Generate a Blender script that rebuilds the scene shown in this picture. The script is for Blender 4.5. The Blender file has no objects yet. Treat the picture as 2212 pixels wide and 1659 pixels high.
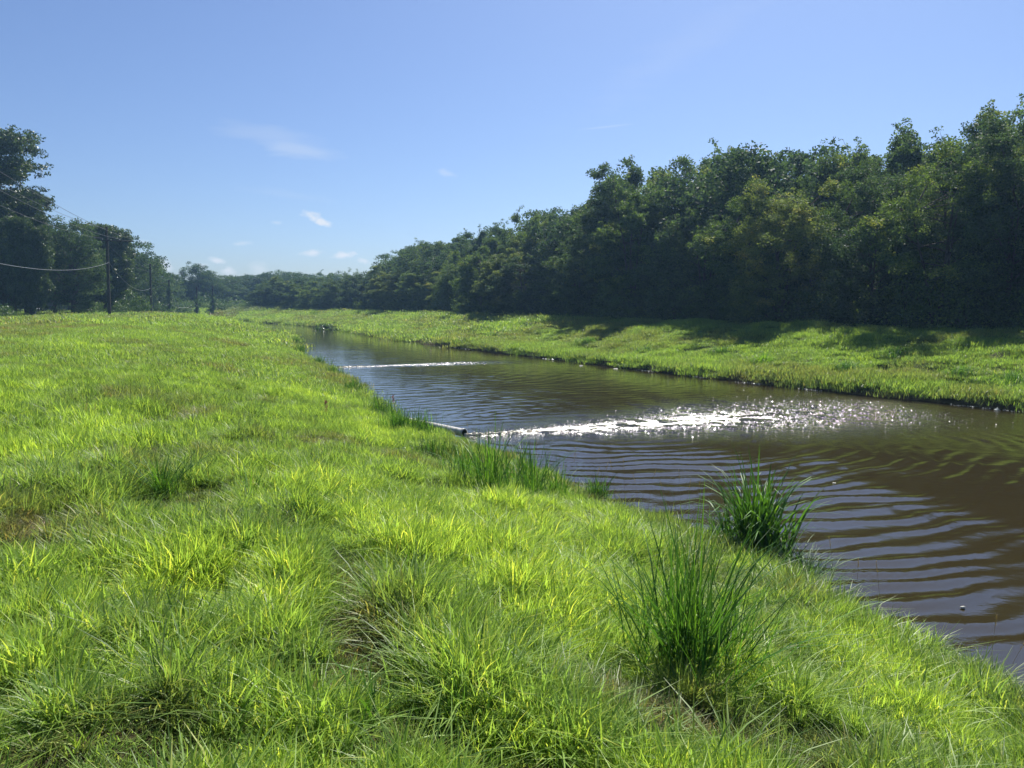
import bpy, math, random
import numpy as np
from mathutils import Vector
R = math.radians
sc = bpy.context.scene
COL = sc.collection

# ------------------------------------------------------------------ camera
EYE = 1.6
PITCH = R(6.05)
FPX = 755.0
cam_d = bpy.data.cameras.new('camera'); cam = bpy.data.objects.new('camera', cam_d); COL.objects.link(cam)
cam_d.sensor_width = 36; cam_d.lens = 36 * FPX / 1024; cam_d.clip_start = 0.05; cam_d.clip_end = 9000
cam.location = (0, 0, EYE); cam.rotation_euler = (math.pi / 2 - PITCH, 0, 0)
sc.camera = cam

# ------------------------------------------------------------------ sky, sun, exposure
SUN_AZ, SUN_EL = R(20), R(50)          # azimuth clockwise from +Y
w = bpy.data.worlds.new('World'); sc.world = w; w.use_nodes = True
nt = w.node_tree; N = nt.nodes; L = nt.links
for n in list(N): N.remove(n)
out = N.new('ShaderNodeOutputWorld'); bg = N.new('ShaderNodeBackground'); bg.inputs[1].default_value = 0.0505
sky = N.new('ShaderNodeTexSky'); sky.sky_type = 'NISHITA'; sky.sun_disc = False
sky.sun_elevation = SUN_EL; sky.sun_rotation = SUN_AZ
sky.air_density = 1.0; sky.dust_density = .8; sky.ozone_density = 2.5; sky.altitude = 0

def mth(op, a, b=None, c=None, clamp=False, T=None):
    T = T or nt
    n = T.nodes.new('ShaderNodeMath'); n.operation = op; n.use_clamp = clamp
    for i, v in enumerate((a, b, c)):
        if v is None: continue
        if hasattr(v, 'is_linked') or hasattr(v, 'links'): T.links.new(v, n.inputs[i])
        else: n.inputs[i].default_value = v
    return n.outputs[0]

tc = N.new('ShaderNodeTexCoord'); sp = N.new('ShaderNodeSeparateXYZ'); L.new(tc.outputs['Generated'], sp.inputs[0])
AZ = mth('ARCTAN2', sp.outputs[0], sp.outputs[1]); EL = mth('ARCSINE', sp.outputs[2])
def noise2(scale, detail, rough, stretch=1.0):
    cb = N.new('ShaderNodeCombineXYZ'); L.new(AZ, cb.inputs[0]); L.new(mth('MULTIPLY', EL, stretch), cb.inputs[1])
    nn = N.new('ShaderNodeTexNoise'); nn.inputs['Scale'].default_value = scale
    nn.inputs['Detail'].default_value = detail; nn.inputs['Roughness'].default_value = rough
    L.new(cb.outputs[0], nn.inputs['Vector']); return mth('SUBTRACT', nn.outputs['Fac'], 0.5)
n_puff = noise2(60, 6, .6, 1.5); n_wisp = noise2(9, 6, .62, 4.0)
def az_el(dx, dy):                     # photo position (2212 px wide) -> azimuth, elevation
    u = (dx * .4629 - 512) / FPX; v = (384 - dy * .4629) / FPX
    c, s = math.cos(PITCH), math.sin(PITCH)
    x, y, z = u, c + v * s, -s + v * c
    return math.atan2(x, y), math.atan2(z, math.hypot(x, y))
tot = None
#  (x, y, half width, half height, tilt, strength, noise, noise amount)
clouds = [(672, 468, 24, 13, -.35, .75, 0, 2.2), (696, 480, 26, 10, -.3, .9, 0, 2.0), (677, 547, 30, 8, .05, .65, 0, 1.8),
          (742, 551, 34, 9, .1, .75, 0, 2.0), (785, 563, 20, 7, -.3, .5, 0, 2.0), (470, 563, 26, 8, -.2, .6, 0, 2.0),
          (524, 526, 26, 6, .1, .3, 0, 1.8), (492, 585, 16, 14, 0, .55, 0, 2.2), (560, 580, 26, 17, 0, .3, 0, 1.8),
          (430, 578, 22, 9, .3, .35, 0, 1.8), (352, 575, 24, 20, 0, .5, 0, 1.8), (312, 523, 24, 7, 0, .2, 0, 1.8),
          (598, 481, 14, 5, 0, .25, 0, 1.8), (965, 375, 26, 9, -.25, .22, 0, 2.0),
          (640, 322, 95, 20, -.12, .26, 1, 2.4), (590, 292, 130, 26, -.1, .15, 1, 2.4), (640, 330, 60, 7, .12, .2, 1, 2.0),
          (1310, 274, 75, 3.2, .075, .2, 1, .6), (620, 420, 120, 12, -.1, .07, 1, 2.0), (1450, 120, 240, 60, .5, .06, 1, 2.5),
          (430, 615, 200, 14, 0, .25, 0, 1.6)]
for (cx, cy, hw, hh, tilt, st, kind, amt) in clouds:
    a0, e0 = az_el(cx, cy); a1, _ = az_el(cx + hw, cy); _, e1 = az_el(cx, cy - hh)
    da = mth('SUBTRACT', AZ, a0); de = mth('SUBTRACT', EL, e0)
    ct, s_ = math.cos(tilt), math.sin(tilt)
    p = mth('ADD', mth('MULTIPLY', da, ct), mth('MULTIPLY', de, s_)); q = mth('SUBTRACT', mth('MULTIPLY', de, ct), mth('MULTIPLY', da, s_))
    p = mth('DIVIDE', p, a1 - a0); q = mth('DIVIDE', q, e1 - e0)
    r2 = mth('ADD', mth('MULTIPLY', p, p), mth('MULTIPLY', q, q))
    m = mth('SUBTRACT', 1.0, mth('SQRT', r2))
    m = mth('MULTIPLY_ADD', (n_puff, n_wisp)[kind], amt, m, clamp=True)
    m = mth('MULTIPLY', mth('SMOOTH_MIN', m, .8, .3), st * (1.3 if kind else 1.7), clamp=True)
    tot = m if tot is None else mth('MAXIMUM', tot, m)
mx = N.new('ShaderNodeMix'); mx.data_type = 'RGBA'; L.new(tot, mx.inputs['Factor'])
hs = N.new('ShaderNodeHueSaturation'); hs.inputs['Saturation'].default_value = .97; hs.inputs['Value'].default_value = 1.0
tn_ = N.new('ShaderNodeMix'); tn_.data_type = 'RGBA'; tn_.blend_type = 'MULTIPLY'; tn_.inputs[0].default_value = 1
L.new(sky.outputs[0], tn_.inputs[6]); tn_.inputs[7].default_value = (.765, .89, 1.14, 1); L.new(tn_.outputs[2], hs.inputs['Color'])
L.new(hs.outputs[0], mx.inputs[6]); mx.inputs[7].default_value = (7.6, 8.1, 8.8, 1)
L.new(mx.outputs[2], bg.inputs[0]); L.new(bg.outputs[0], out.inputs[0])
w.cycles.sampling_method = 'MANUAL'; w.cycles.sample_map_resolution = 512

sd = bpy.data.lights.new('sun', 'SUN'); sd.energy = 5.0; sd.angle = R(.55); sd.color = (1, .95, .86)
so = bpy.data.objects.new('sun', sd); COL.objects.link(so)
dirv = Vector((math.sin(SUN_AZ) * math.cos(SUN_EL), math.cos(SUN_AZ) * math.cos(SUN_EL), math.sin(SUN_EL)))
so.rotation_euler = dirv.to_track_quat('Z', 'Y').to_euler(); so.location = dirv * 60
sc.view_settings.view_transform = 'Standard'; sc.view_settings.look = 'None'; sc.view_settings.gamma = 1
sc.view_settings.exposure = 1.0
cy = sc.cycles
cy.max_bounces = 8; cy.diffuse_bounces = 3; cy.glossy_bounces = 3; cy.transmission_bounces = 6; cy.volume_bounces = 1
cy.sample_clamp_indirect = 6; cy.sample_clamp_direct = 0; cy.use_denoising = True; cy.caustics_reflective = False; cy.caustics_refractive = False

# ------------------------------------------------------------------ helpers
def tag(o, label=None, cat=None, group=None, kind=None):
    if label: o['label'] = label
    if cat: o['category'] = cat
    if group: o['group'] = group
    if kind: o['kind'] = kind
    return o

def link(name, me, parent=None, loc=None):
    o = bpy.data.objects.new(name, me); COL.objects.link(o)
    if parent: o.parent = parent
    if loc is not None: o.location = loc
    return o
def empty(name, loc, rz=0):
    o = bpy.data.objects.new(name, None); COL.objects.link(o); o.location = loc; o.rotation_euler = (0, 0, rz)
    o.empty_display_size = .3
    return o

def mesh_np(name, V, F, mat, attrs=None, smooth=False):
    """V (n,3); F (m,4) or (m,3) int"""
    V = np.asarray(V, np.float32); F = np.asarray(F, np.int32); k = F.shape[1]
    me = bpy.data.meshes.new(name)
    me.vertices.add(len(V)); me.vertices.foreach_set('co', V.ravel())
    me.loops.add(F.size); me.loops.foreach_set('vertex_index', F.ravel())
    me.polygons.add(len(F)); me.polygons.foreach_set('loop_start', np.arange(0, F.size, k, dtype=np.int32))
    if smooth: me.polygons.foreach_set('use_smooth', np.ones(len(F), bool))
    me.update(calc_edges=True)
    for an, av in (attrs or {}).items():
        at_ = me.attributes.new(an, 'FLOAT', 'POINT'); at_.data.foreach_set('value', np.asarray(av, np.float32))
    if mat: me.materials.append(mat)
    return me

def _hash(ix, iy, s):
    h = (ix.astype(np.int64) * 374761393 + iy.astype(np.int64) * 668265263 + s * 974634777) & 0xffffffff
    h = ((h ^ (h >> 13)) * 1274126177) & 0xffffffff
    h = h ^ (h >> 16)
    return (h & 0xffff) / 65535.0
def vnoise(x, y, s=0):
    x = np.asarray(x, float); y = np.asarray(y, float)
    ix = np.floor(x); iy = np.floor(y); fx = x - ix; fy = y - iy
    fx = fx * fx * (3 - 2 * fx); fy = fy * fy * (3 - 2 * fy)
    a = _hash(ix, iy, s); b = _hash(ix + 1, iy, s); c = _hash(ix, iy + 1, s); d = _hash(ix + 1, iy + 1, s)
    return (a * (1 - fx) + b * fx) * (1 - fy) + (c * (1 - fx) + d * fx) * fy
def fbm(x, y, s=0, o=3):
    t = 0; a = .5; n = 0
    for i in range(o): t = t + a * vnoise(x * 2 ** i, y * 2 ** i, s + i * 17); n += a; a *= .5
    return t / n
def sstep(a, b, x):
    t = np.clip((x - a) / (b - a), 0, 1); return t * t * (3 - 2 * t)

# ------------------------------------------------------------------ channel outline and terrain height
ZW = -1.9
def catmull(P, n=8):
    P = np.array(P, float); o = []
    for i in range(len(P) - 1):
        p0 = P[max(i - 1, 0)]; p1 = P[i]; p2 = P[i + 1]; p3 = P[min(i + 2, len(P) - 1)]
        for t in np.linspace(0, 1, n, endpoint=False):
            o.append(.5 * (2 * p1 + (p2 - p0) * t + (2 * p0 - 5 * p1 + 4 * p2 - p3) * t * t + (3 * p1 - p0 - 3 * p2 + p3) * t ** 3))
    o.append(P[-1]); return np.array(o)
NEAR = catmull([(60, -75), (26, -26), (11, -4.5), (5.6, 5.6), (4.1, 9.8), (2.0, 13.7), (-1.1, 19.7), (-3.6, 24.6), (-6.6, 33), (-11.2, 45), (-15.9, 55.5), (-22, 75), (-32, 98), (-46, 122), (-66, 143), (-100, 163), (-160, 182), (-400, 230)])
FAR = catmull([(74, -66), (40, -16), (25, 11), (16.8, 24.4), (12, 31.5), (4.3, 45), (-8.3, 69), (-25, 107), (-38, 130), (-56, 152), (-84, 174), (-130, 193), (-180, 208), (-400, 254)])
def sdist(P, x, y):                  # >0 on the left of the travel direction (towards the left bank)
    best = np.full(x.shape, 1e18); sg = np.zeros(x.shape)
    for i in range(len(P) - 1):
        ax, ay = P[i]; bx, by = P[i + 1]; dx, dy = bx - ax, by - ay
        t = np.clip(((x - ax) * dx + (y - ay) * dy) / (dx * dx + dy * dy), 0, 1)
        qx = x - ax - t * dx; qy = y - ay - t * dy; d2 = qx * qx + qy * qy
        m = d2 < best; best = np.where(m, d2, best); sg = np.where(m, np.sign(dx * qy - dy * qx), sg)
    return np.sqrt(best) * sg
def dn_df(x, y):
    x = np.asarray(x, float); y = np.asarray(y, float)
    dn = sdist(NEAR, x, y) - .75 + (fbm(x / 1.7, y / 1.7, 5) - .5) * .5
    df = -sdist(FAR, x, y) + (fbm(x / 2.2, y / 2.2, 9) - .5) * .9
    return dn, df
def height(x, y, dn=None, df=None):
    x = np.asarray(x, float); y = np.asarray(y, float)
    if dn is None: dn, df = dn_df(x, y)
    bump = (fbm(x / .8, y / .8, 31) - .5) * .36 + (fbm(x / 5, y / 5, 33) - .5) * .16
    zn = ZW + np.interp(dn, [0, .15, 1, 2, 3.5, 5.5, 7.5, 9.5], [0, .07, .26, .52, .92, 1.42, 1.72, 1.84])
    zn = zn - .45 * sstep(19, 34, dn) + bump * sstep(0, 1, dn) + .1 * sstep(7, 12, dn)
    zf = ZW + .42 * sstep(-.05, .5, df) + 1.75 * sstep(0, 9.5, df) ** .95 - .3 * sstep(12, 20, df) + (bump * 1.3 + (fbm(x / 2.4, y / 2.4, 35) - .5) * .5) * sstep(0, 1.5, df) * (1 - .6 * sstep(9, 13, df))
    bed = ZW - .7
    z = np.where(dn > 0, zn, np.where(df > 0, zf, bed))
    z = np.where((dn <= 0) & (df <= 0), np.maximum(ZW - .02 + np.maximum(dn, df) * 1.2, bed), z)
    far = sstep(400, 700, np.hypot(x, y))
    return z * (1 - far) - .4 * far

def ray(dx, dy):
    u = (dx * .4629 - 512) / FPX; v = (384 - dy * .4629) / FPX
    c, s = math.cos(PITCH), math.sin(PITCH)
    return np.array([u, c + v * s, -s + v * c])
def hit(dx, dy, lift=0.0):
    """ground point (x, y, z) seen at a photo position"""
    d = ray(dx, dy); t = np.geomspace(1.5, 400, 1500)
    x = d[0] * t; y = d[1] * t; z = EYE + d[2] * t
    g = np.maximum(height(x, y), ZW) + lift; k = np.argmax(z < g)
    return float(x[k]), float(y[k]), float(g[k] - lift)
def ground(x, y): return float(height(np.array([x]), np.array([y]))[0])
def at_depth(dx, Y):
    return (dx * .4629 - 512) / FPX * Y * .9944, Y     # Y along the view; small pitch correction
def top_height(dy, Y):
    """world height that appears at photo row dy when at depth Y"""
    d = ray(1106, dy); return EYE + d[2] / d[1] * Y

# ------------------------------------------------------------------ materials
def newmat(name):
    m = bpy.data.materials.new(name); m.use_nodes = True; t = m.node_tree
    for n in list(t.nodes): t.nodes.remove(n)
    o = t.nodes.new('ShaderNodeOutputMaterial'); return m, t, o
def simple(name, col, rough=.6, metal=0, noise=0, nscale=8, spec=.5, bump=0):
    m, t, o = newmat(name); b = t.nodes.new('ShaderNodeBsdfPrincipled'); t.links.new(b.outputs[0], o.inputs[0])
    b.inputs['Base Color'].default_value = (*col, 1); b.inputs['Roughness'].default_value = rough; b.inputs['Metallic'].default_value = metal
    b.inputs['Specular IOR Level'].default_value = spec
    if noise:
        g = t.nodes.new('ShaderNodeTexCoord'); nn = t.nodes.new('ShaderNodeTexNoise'); nn.inputs['Scale'].default_value = nscale; nn.inputs['Detail'].default_value = 6
        t.links.new(g.outputs['Object'], nn.inputs['Vector'])
        r = t.nodes.new('ShaderNodeValToRGB'); r.color_ramp.elements[0].position = .3; r.color_ramp.elements[1].position = .7
        r.color_ramp.elements[0].color = (*[c * (1 - noise) for c in col], 1); r.color_ramp.elements[1].color = (*[min(1, c * (1 + noise)) for c in col], 1)
        t.links.new(nn.outputs['Fac'], r.inputs[0]); t.links.new(r.outputs[0], b.inputs['Base Color'])
        if bump:
            bp = t.nodes.new('ShaderNodeBump'); bp.inputs['Distance'].default_value = bump; t.links.new(nn.outputs['Fac'], bp.inputs['Height']); t.links.new(bp.outputs[0], b.inputs['Normal'])
    return m
def ramp(t, fac, stops):
    r = t.nodes.new('ShaderNodeValToRGB'); e = r.color_ramp.elements
    e[0].position = stops[0][0]; e[0].color = (*stops[0][1], 1); e[1].position = stops[-1][0]; e[1].color = (*stops[-1][1], 1)
    for p, c in stops[1:-1]:
        k = e.new(p); k.color = (*c, 1)
    t.links.new(fac, r.inputs[0]); return r.outputs[0]
def blade_mat(name, tint_stops, cv_stops, instancer=True, transl=.5, rough=.45, spec=.35, warm=(1.25, 1.1, .5), objrand=0.0):
    m, t, o = newmat(name)
    a = t.nodes.new('ShaderNodeAttribute'); a.attribute_name = 'cv'
    if instancer:
        b = t.nodes.new('ShaderNodeAttribute'); b.attribute_type = 'INSTANCER'; b.attribute_name = 'tint'; tf = b.outputs['Fac']
    else:
        b = t.nodes.new('ShaderNodeAttribute'); b.attribute_name = 'cl'; tf = b.outputs['Fac']
        if objrand:
            oi = t.nodes.new('ShaderNodeObjectInfo')
            tf = mth('ADD', tf, mth('MULTIPLY', mth('SUBTRACT', oi.outputs['Random'], .5, T=t), objrand, T=t), clamp=True, T=t)
    c1 = ramp(t, tf, tint_stops); c2 = ramp(t, a.outputs['Fac'], cv_stops)
    mm = t.nodes.new('ShaderNodeMix'); mm.data_type = 'RGBA'; mm.blend_type = 'MULTIPLY'; mm.inputs[0].default_value = 1
    t.links.new(c1, mm.inputs[6]); t.links.new(c2, mm.inputs[7])
    pr = t.nodes.new('ShaderNodeBsdfPrincipled'); pr.inputs['Roughness'].default_value = rough; pr.inputs['Specular IOR Level'].default_value = spec
    t.links.new(mm.outputs[2], pr.inputs['Base Color'])
    tr = t.nodes.new('ShaderNodeBsdfTranslucent')
    wm = t.nodes.new('ShaderNodeMix'); wm.data_type = 'RGBA'; wm.blend_type = 'MULTIPLY'; wm.inputs[0].default_value = 1
    t.links.new(mm.outputs[2], wm.inputs[6]); wm.inputs[7].default_value = (*warm, 1); t.links.new(wm.outputs[2], tr.inputs['Color'])
    ms = t.nodes.new('ShaderNodeMixShader'); ms.inputs[0].default_value = transl
    t.links.new(pr.outputs[0], ms.inputs[1]); t.links.new(tr.outputs[0], ms.inputs[2]); t.links.new(ms.outputs[0], o.inputs[0])
    return m
CVG = [(0, (.45, .5, .5)), (.5, (.95, .95, .95)), (.86, (1.45, 1.3, 1.0)), (.95, (1.45, 1.2, .9)), (1, (2.0, 1.35, 1.4))]
M_grass = blade_mat('grass_blades', [(0, (.215, .205, .095)), (.18, (.2, .26, .085)), (.45, (.2, .335, .08)), (.75, (.29, .455, .088)), (1, (.375, .545, .1))], CVG, transl=.58, spec=.4, warm=(1.1, 1.08, .65))
M_tall = blade_mat('coarse_grass', [(0, (.03, .085, .025)), (.5, (.06, .17, .03)), (1, (.15, .34, .035))], [(0, (.6, .65, .7)), (.8, (1.1, 1.1, 1)), (1, (1.8, 1.5, 1.2))], instancer=False, transl=.45, rough=.5, spec=.2)
M_stalk = blade_mat('seed_stalks', [(0, (.16, .14, .07)), (1, (.24, .2, .1))], [(0, (.7, .8, .7)), (1, (1.2, 1.1, 1))], instancer=False, transl=.4)
LEAF_CV = [(0, (.7, .75, .8)), (.6, (1, 1, 1)), (1, (1.35, 1.3, 1.1))]
M_leaf = blade_mat('broad_leaves', [(0, (.042, .08, .038)), (.45, (.072, .135, .05)), (.8, (.12, .2, .055)), (1, (.19, .24, .065))], LEAF_CV, instancer=False, transl=.48, rough=.6, spec=.14, warm=(1.3, 1.15, .5), objrand=.3)
M_leaf2 = blade_mat('olive_leaves', [(0, (.065, .1, .04)), (.45, (.11, .165, .052)), (.8, (.17, .23, .06)), (1, (.25, .26, .08))], LEAF_CV, instancer=False, transl=.5, rough=.6, spec=.14, warm=(1.2, 1.1, .6), objrand=.3)
M_leaf3 = blade_mat('deep_green_leaves', [(0, (.028, .056, .032)), (.45, (.048, .092, .044)), (.8, (.08, .14, .055)), (1, (.12, .17, .065))], LEAF_CV, instancer=False, transl=.48, rough=.6, spec=.14, warm=(1.2, 1.1, .6), objrand=.3)
M_cyp = blade_mat('cypress_needles', [(0, (.032, .06, .026)), (.6, (.055, .10, .03)), (1, (.10, .15, .035))], LEAF_CV, instancer=False, transl=.35, warm=(1.3, 1.15, .5), objrand=.2)
M_shrub = blade_mat('shrub_leaves', [(0, (.035, .075, .028)), (.5, (.06, .125, .035)), (1, (.11, .18, .045))], LEAF_CV, instancer=False, transl=.4, rough=.4, spec=.25, objrand=.3)
M_reed = blade_mat('pale_weeds', [(0, (.13, .2, .09)), (1, (.2, .28, .13))], LEAF_CV, instancer=False, transl=.4)
M_brown = blade_mat('dry_brush', [(0, (.13, .075, .045)), (.6, (.16, .11, .05)), (1, (.12, .16, .04))], LEAF_CV, instancer=False, transl=.3)
M_bark = simple('bark', (.055, .045, .036), .9, noise=.5, nscale=3, bump=.03)
M_pole = simple('creosoted_wood', (.03, .024, .02), .85, noise=.4, nscale=5)
M_wire = simple('wire', (.05, .05, .055), .5, metal=.3)
M_cable = simple('cable_sheath', (.16, .17, .19), .45)
M_glass_ins = simple('porcelain', (.25, .26, .28), .25)
M_mud = simple('mud', (.03, .024, .016), .5, noise=.4, nscale=6)

# ground sheet
m, t, o = newmat('soil_and_turf'); M_ground = m
b = t.nodes.new('ShaderNodeBsdfPrincipled'); t.links.new(b.outputs[0], o.inputs[0]); b.inputs['Roughness'].default_value = .95; b.inputs['Specular IOR Level'].default_value = .1
g = t.nodes.new('ShaderNodeNewGeometry'); na = t.nodes.new('ShaderNodeTexNoise'); na.inputs['Scale'].default_value = 2.2; na.inputs['Detail'].default_value = 8; na.inputs['Roughness'].default_value = .7
t.links.new(g.outputs['Position'], na.inputs['Vector'])
ga = t.nodes.new('ShaderNodeAttribute'); ga.attribute_name = 'green'
c1 = ramp(t, na.outputs['Fac'], [(.3, (.03, .024, .014)), (.5, (.075, .06, .032)), (.7, (.16, .13, .075))])
c2 = ramp(t, na.outputs['Fac'], [(.3, (.04, .08, .015)), (.5, (.06, .12, .02)), (.7, (.09, .16, .03))])
mm = t.nodes.new('ShaderNodeMix'); mm.data_type = 'RGBA'; t.links.new(ga.outputs['Fac'], mm.inputs[0]); t.links.new(c1, mm.inputs[6]); t.links.new(c2, mm.inputs[7])
t.links.new(mm.outputs[2], b.inputs['Base Color'])
nb_ = t.nodes.new('ShaderNodeTexNoise'); nb_.inputs['Scale'].default_value = 22; nb_.inputs['Detail'].default_value = 8; nb_.inputs['Roughness'].default_value = .75; t.links.new(g.outputs['Position'], nb_.inputs['Vector'])
bq = t.nodes.new('ShaderNodeBump'); bq.inputs['Distance'].default_value = .05; t.links.new(nb_.outputs['Fac'], bq.inputs['Height']); t.links.new(bq.outputs[0], b.inputs['Normal'])

# ------------------------------------------------------------------ ground
def graded(lo, hi, a, b_, step, k):
    mid = list(np.arange(a, b_ + 1e-6, step)); up = []; v = b_; s = step
    while v < hi: s = max(step, s * (1 + k)); v += s; up.append(v)
    dnl = []; v = a; s = step
    while v > lo: s = max(step, s * (1 + k)); v -= s; dnl.append(v)
    return np.array(dnl[::-1] + mid + up)
gx = graded(-3200, 3200, -11, 16, .16, .022); gy = graded(-400, 5200, 0, 30, .16, .02)
X, Y = np.meshgrid(gx, gy); x = X.ravel(); y = Y.ravel()
dn, df = dn_df(x, y); z = height(x, y, dn, df)
green = .12 + .7 * sstep(15, 60, np.hypot(x, y))
green = np.where((dn < .3) & (df < .5), 0, green); green = np.where(df > 14.5, .1, green)
nx, ny = len(gx), len(gy); idx = np.arange(nx * ny).reshape(ny, nx)
F = np.stack([idx[:-1, :-1].ravel(), idx[:-1, 1:].ravel(), idx[1:, 1:].ravel(), idx[1:, :-1].ravel()], 1)
go = link('ground', mesh_np('ground', np.stack([x, y, z], 1), F, M_ground, {'green': green}, True)); tag(go, 'grassy levee ground and canal banks', kind='structure')

# ------------------------------------------------------------------ water
# strip between the banks, real waves that spread from the two discharge jets
J0 = hit(1002, 941); J1 = hit(560, 788)
J0 = np.array([-1.15, 20.3]); 
def wpix(dx, dy):
    d = ray(dx, dy); tt = (ZW - EYE) / d[2]; return np.array([d[0] * tt, d[1] * tt])
J0 = wpix(1003, 944); JE = wpix(1560, 905); K0 = wpix(700, 795); KE = wpix(940, 787)
cen = catmull([(66, -72), (33, -22), (18.5, 2), (11, 15.8), (8.3, 20.5), (2.3, 30), (-5, 44.5), (-15, 66), (-31, 103), (-45, 126), (-62, 146), (-92, 168), (-150, 190), (-240, 212)], 24)
seg = np.hypot(*np.diff(cen, axis=0).T); cs = np.concatenate([[0], np.cumsum(seg)])
# arc length step grows with the distance from the viewer
ss = []; s = 0.0
while s < cs[-1]:
    px = np.interp(s, cs, cen[:, 0]); py = np.interp(s, cs, cen[:, 1])
    dd = math.hypot(px, py)
    ss.append(s); s += (.055 + .0035 * max(0, dd - 12)) if py > 2 else (.1 + .05 * math.hypot(px - 18, py - 2))
ss = np.array(ss); cx = np.interp(ss, cs, cen[:, 0]); cy_ = np.interp(ss, cs, cen[:, 1])
tx = np.gradient(cx, ss); ty = np.gradient(cy_, ss)
k = 41; ker = np.hanning(k); ker /= ker.sum()
def smooth(a): return np.convolve(np.pad(a, k // 2, 'edge'), ker, 'valid')
cx, cy_, tx, ty = map(smooth, (cx, cy_, tx, ty)); ln = np.hypot(tx, ty); tx /= ln; ty /= ln
ww = np.linspace(-13, 13, 260)
WX = cx[:, None] - ty[:, None] * -ww[None, :]; WY = cy_[:, None] + tx[:, None] * -ww[None, :]
x = WX.ravel(); y = WY.ravel()
def jetcoord(P0, P1, x, y):
    d = P1 - P0; Ln = np.hypot(*d); d = d / Ln
    a = (x - P0[0]) * d[0] + (y - P0[1]) * d[1]; b = -(x - P0[0]) * d[1] + (y - P0[1]) * d[0]
    return a, b, Ln
a1, b1, L1 = jetcoord(J0, JE, x, y)
a2, b2, L2 = jetcoord(K0, KE, x, y)
def plume(a, b, Ln, spread, w0):
    wdt = w0 + spread * np.maximum(a, 0)
    return np.exp(-(b / wdt) ** 2) * sstep(-.2, .4, a) * (1 - sstep(Ln * 1.0, Ln * 2.3, a))
turb = np.clip(plume(a1, b1, L1, .19, .12) * 1.1 + .8 * plume(a2, b2, L2, .13, .1), 0, 1)
turbw = np.exp(-(b1 / (.5 + .34 * np.maximum(a1, 0))) ** 2) * sstep(-.2, 1, a1) * (1 - sstep(L1, L1 * 2.6, a1))
wob = (fbm(x / 3.0, y / 3.0, 77) - .5)
cwx, cwy = J0 * .45 + JE * .55
r = np.hypot(x - cwx, (y - cwy)) + wob * 1.6 + (fbm(x / .9, y / .9, 79) - .5) * .28
r2 = np.hypot(x - J0[0] - 1.5, y - J0[1] - .4) + wob * 1.2
r3 = np.hypot(x - K0[0] - 4, y - K0[1]) + wob * 1.4
mod = .15 + 1.2 * sstep(.3, .68, fbm(x / 3.2, y / 3.2, 88)); mod2 = fbm(x / 2.6, y / 2.6, 99)
ring = lambda r, lam, ph: np.cos(2 * np.pi * r / lam + ph)
sharp = lambda c: c + .28 * c * c
fade1 = sstep(1.5, 4.5, r) * (1 - .72 * sstep(11, 30, r))
toward = .35 + .65 * sstep(-.2, .7, (cwy - y) / np.maximum(np.hypot(x - cwx, y - cwy), .1))
toward2 = .05 + .17 * sstep(.1, .8, -(x - cwx) / np.maximum(np.hypot(x - cwx, y - cwy), .1))
z = .0155 * sharp(ring(r, .53, 0) + .28 * ring(r * 1.02, .33, .6) * (fbm(x / 2, y / 2, 81) + .2)) * mod * fade1 * np.maximum(toward, toward2)
z += .0048 * ring(r2, .43, 1.1) * mod2 * sstep(1, 3, r2) * (1 - .8 * sstep(9, 24, r2))
z += .006 * ring(r3, .8, 2.) * mod2 * sstep(1.5, 5, r3) * (1 - sstep(14, 34, r3))
z += (fbm(x / .8, y / .6, 101) - .5) * .011 + (fbm(x / .3, y / .22, 107, 2) - .5) * .0035
z += turb * ((fbm(x / .32, y / .2, 111, 3) - .5) * .085 + .01) + turbw * (fbm(x / .45, y / .28, 121, 3) - .5) * .05
calm = sstep(60, 95, y)
z *= (1 - .75 * calm)
H, Wd = WX.shape; idx = np.arange(H * Wd).reshape(H, Wd)
F = np.stack([idx[:-1, :-1].ravel(), idx[1:, :-1].ravel(), idx[1:, 1:].ravel(), idx[:-1, 1:].ravel()], 1)
m, t, o = newmat('muddy_water'); b = t.nodes.new('ShaderNodeBsdfPrincipled'); t.links.new(b.outputs[0], o.inputs[0])
b.inputs['Base Color'].default_value = (.026, .02, .0075, 1); b.inputs['Roughness'].default_value = .02; b.inputs['IOR'].default_value = 1.7
g = t.nodes.new('ShaderNodeNewGeometry'); mp = t.nodes.new('ShaderNodeMapping'); t.links.new(g.outputs['Position'], mp.inputs[0]); mp.inputs['Scale'].default_value = (1, 1.6, 1); mp.inputs['Rotation'].default_value = (0, 0, .12)
n1 = t.nodes.new('ShaderNodeTexNoise'); n1.inputs['Scale'].default_value = 3.2; n1.inputs['Detail'].default_value = 4; n1.inputs['Roughness'].default_value = .55; t.links.new(mp.outputs[0], n1.inputs['Vector'])
n2 = t.nodes.new('ShaderNodeTexNoise'); n2.inputs['Scale'].default_value = 17; n2.inputs['Detail'].default_value = 4; n2.inputs['Roughness'].default_value = .6; t.links.new(mp.outputs[0], n2.inputs['Vector'])
ta = t.nodes.new('ShaderNodeAttribute'); ta.attribute_name = 'turb'
hgt = mth('ADD', mth('MULTIPLY', n1.outputs['Fac'], .0055, T=t), mth('MULTIPLY', n2.outputs['Fac'], mth('MULTIPLY_ADD', ta.outputs['Fac'], .028, .0009, T=t), T=t), T=t)
bp = t.nodes.new('ShaderNodeBump'); bp.inputs['Strength'].default_value = 1; bp.inputs['Distance'].default_value = 1; t.links.new(hgt, bp.inputs['Height']); t.links.new(bp.outputs[0], b.inputs['Normal'])
wo = link('water', mesh_np('water', np.stack([x, y, ZW + z], 1), F, m, {'turb': np.clip(turb + .75 * turbw, 0, 1)}, True)); tag(wo, 'brown canal water with spreading ripples', kind='structure')

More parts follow.
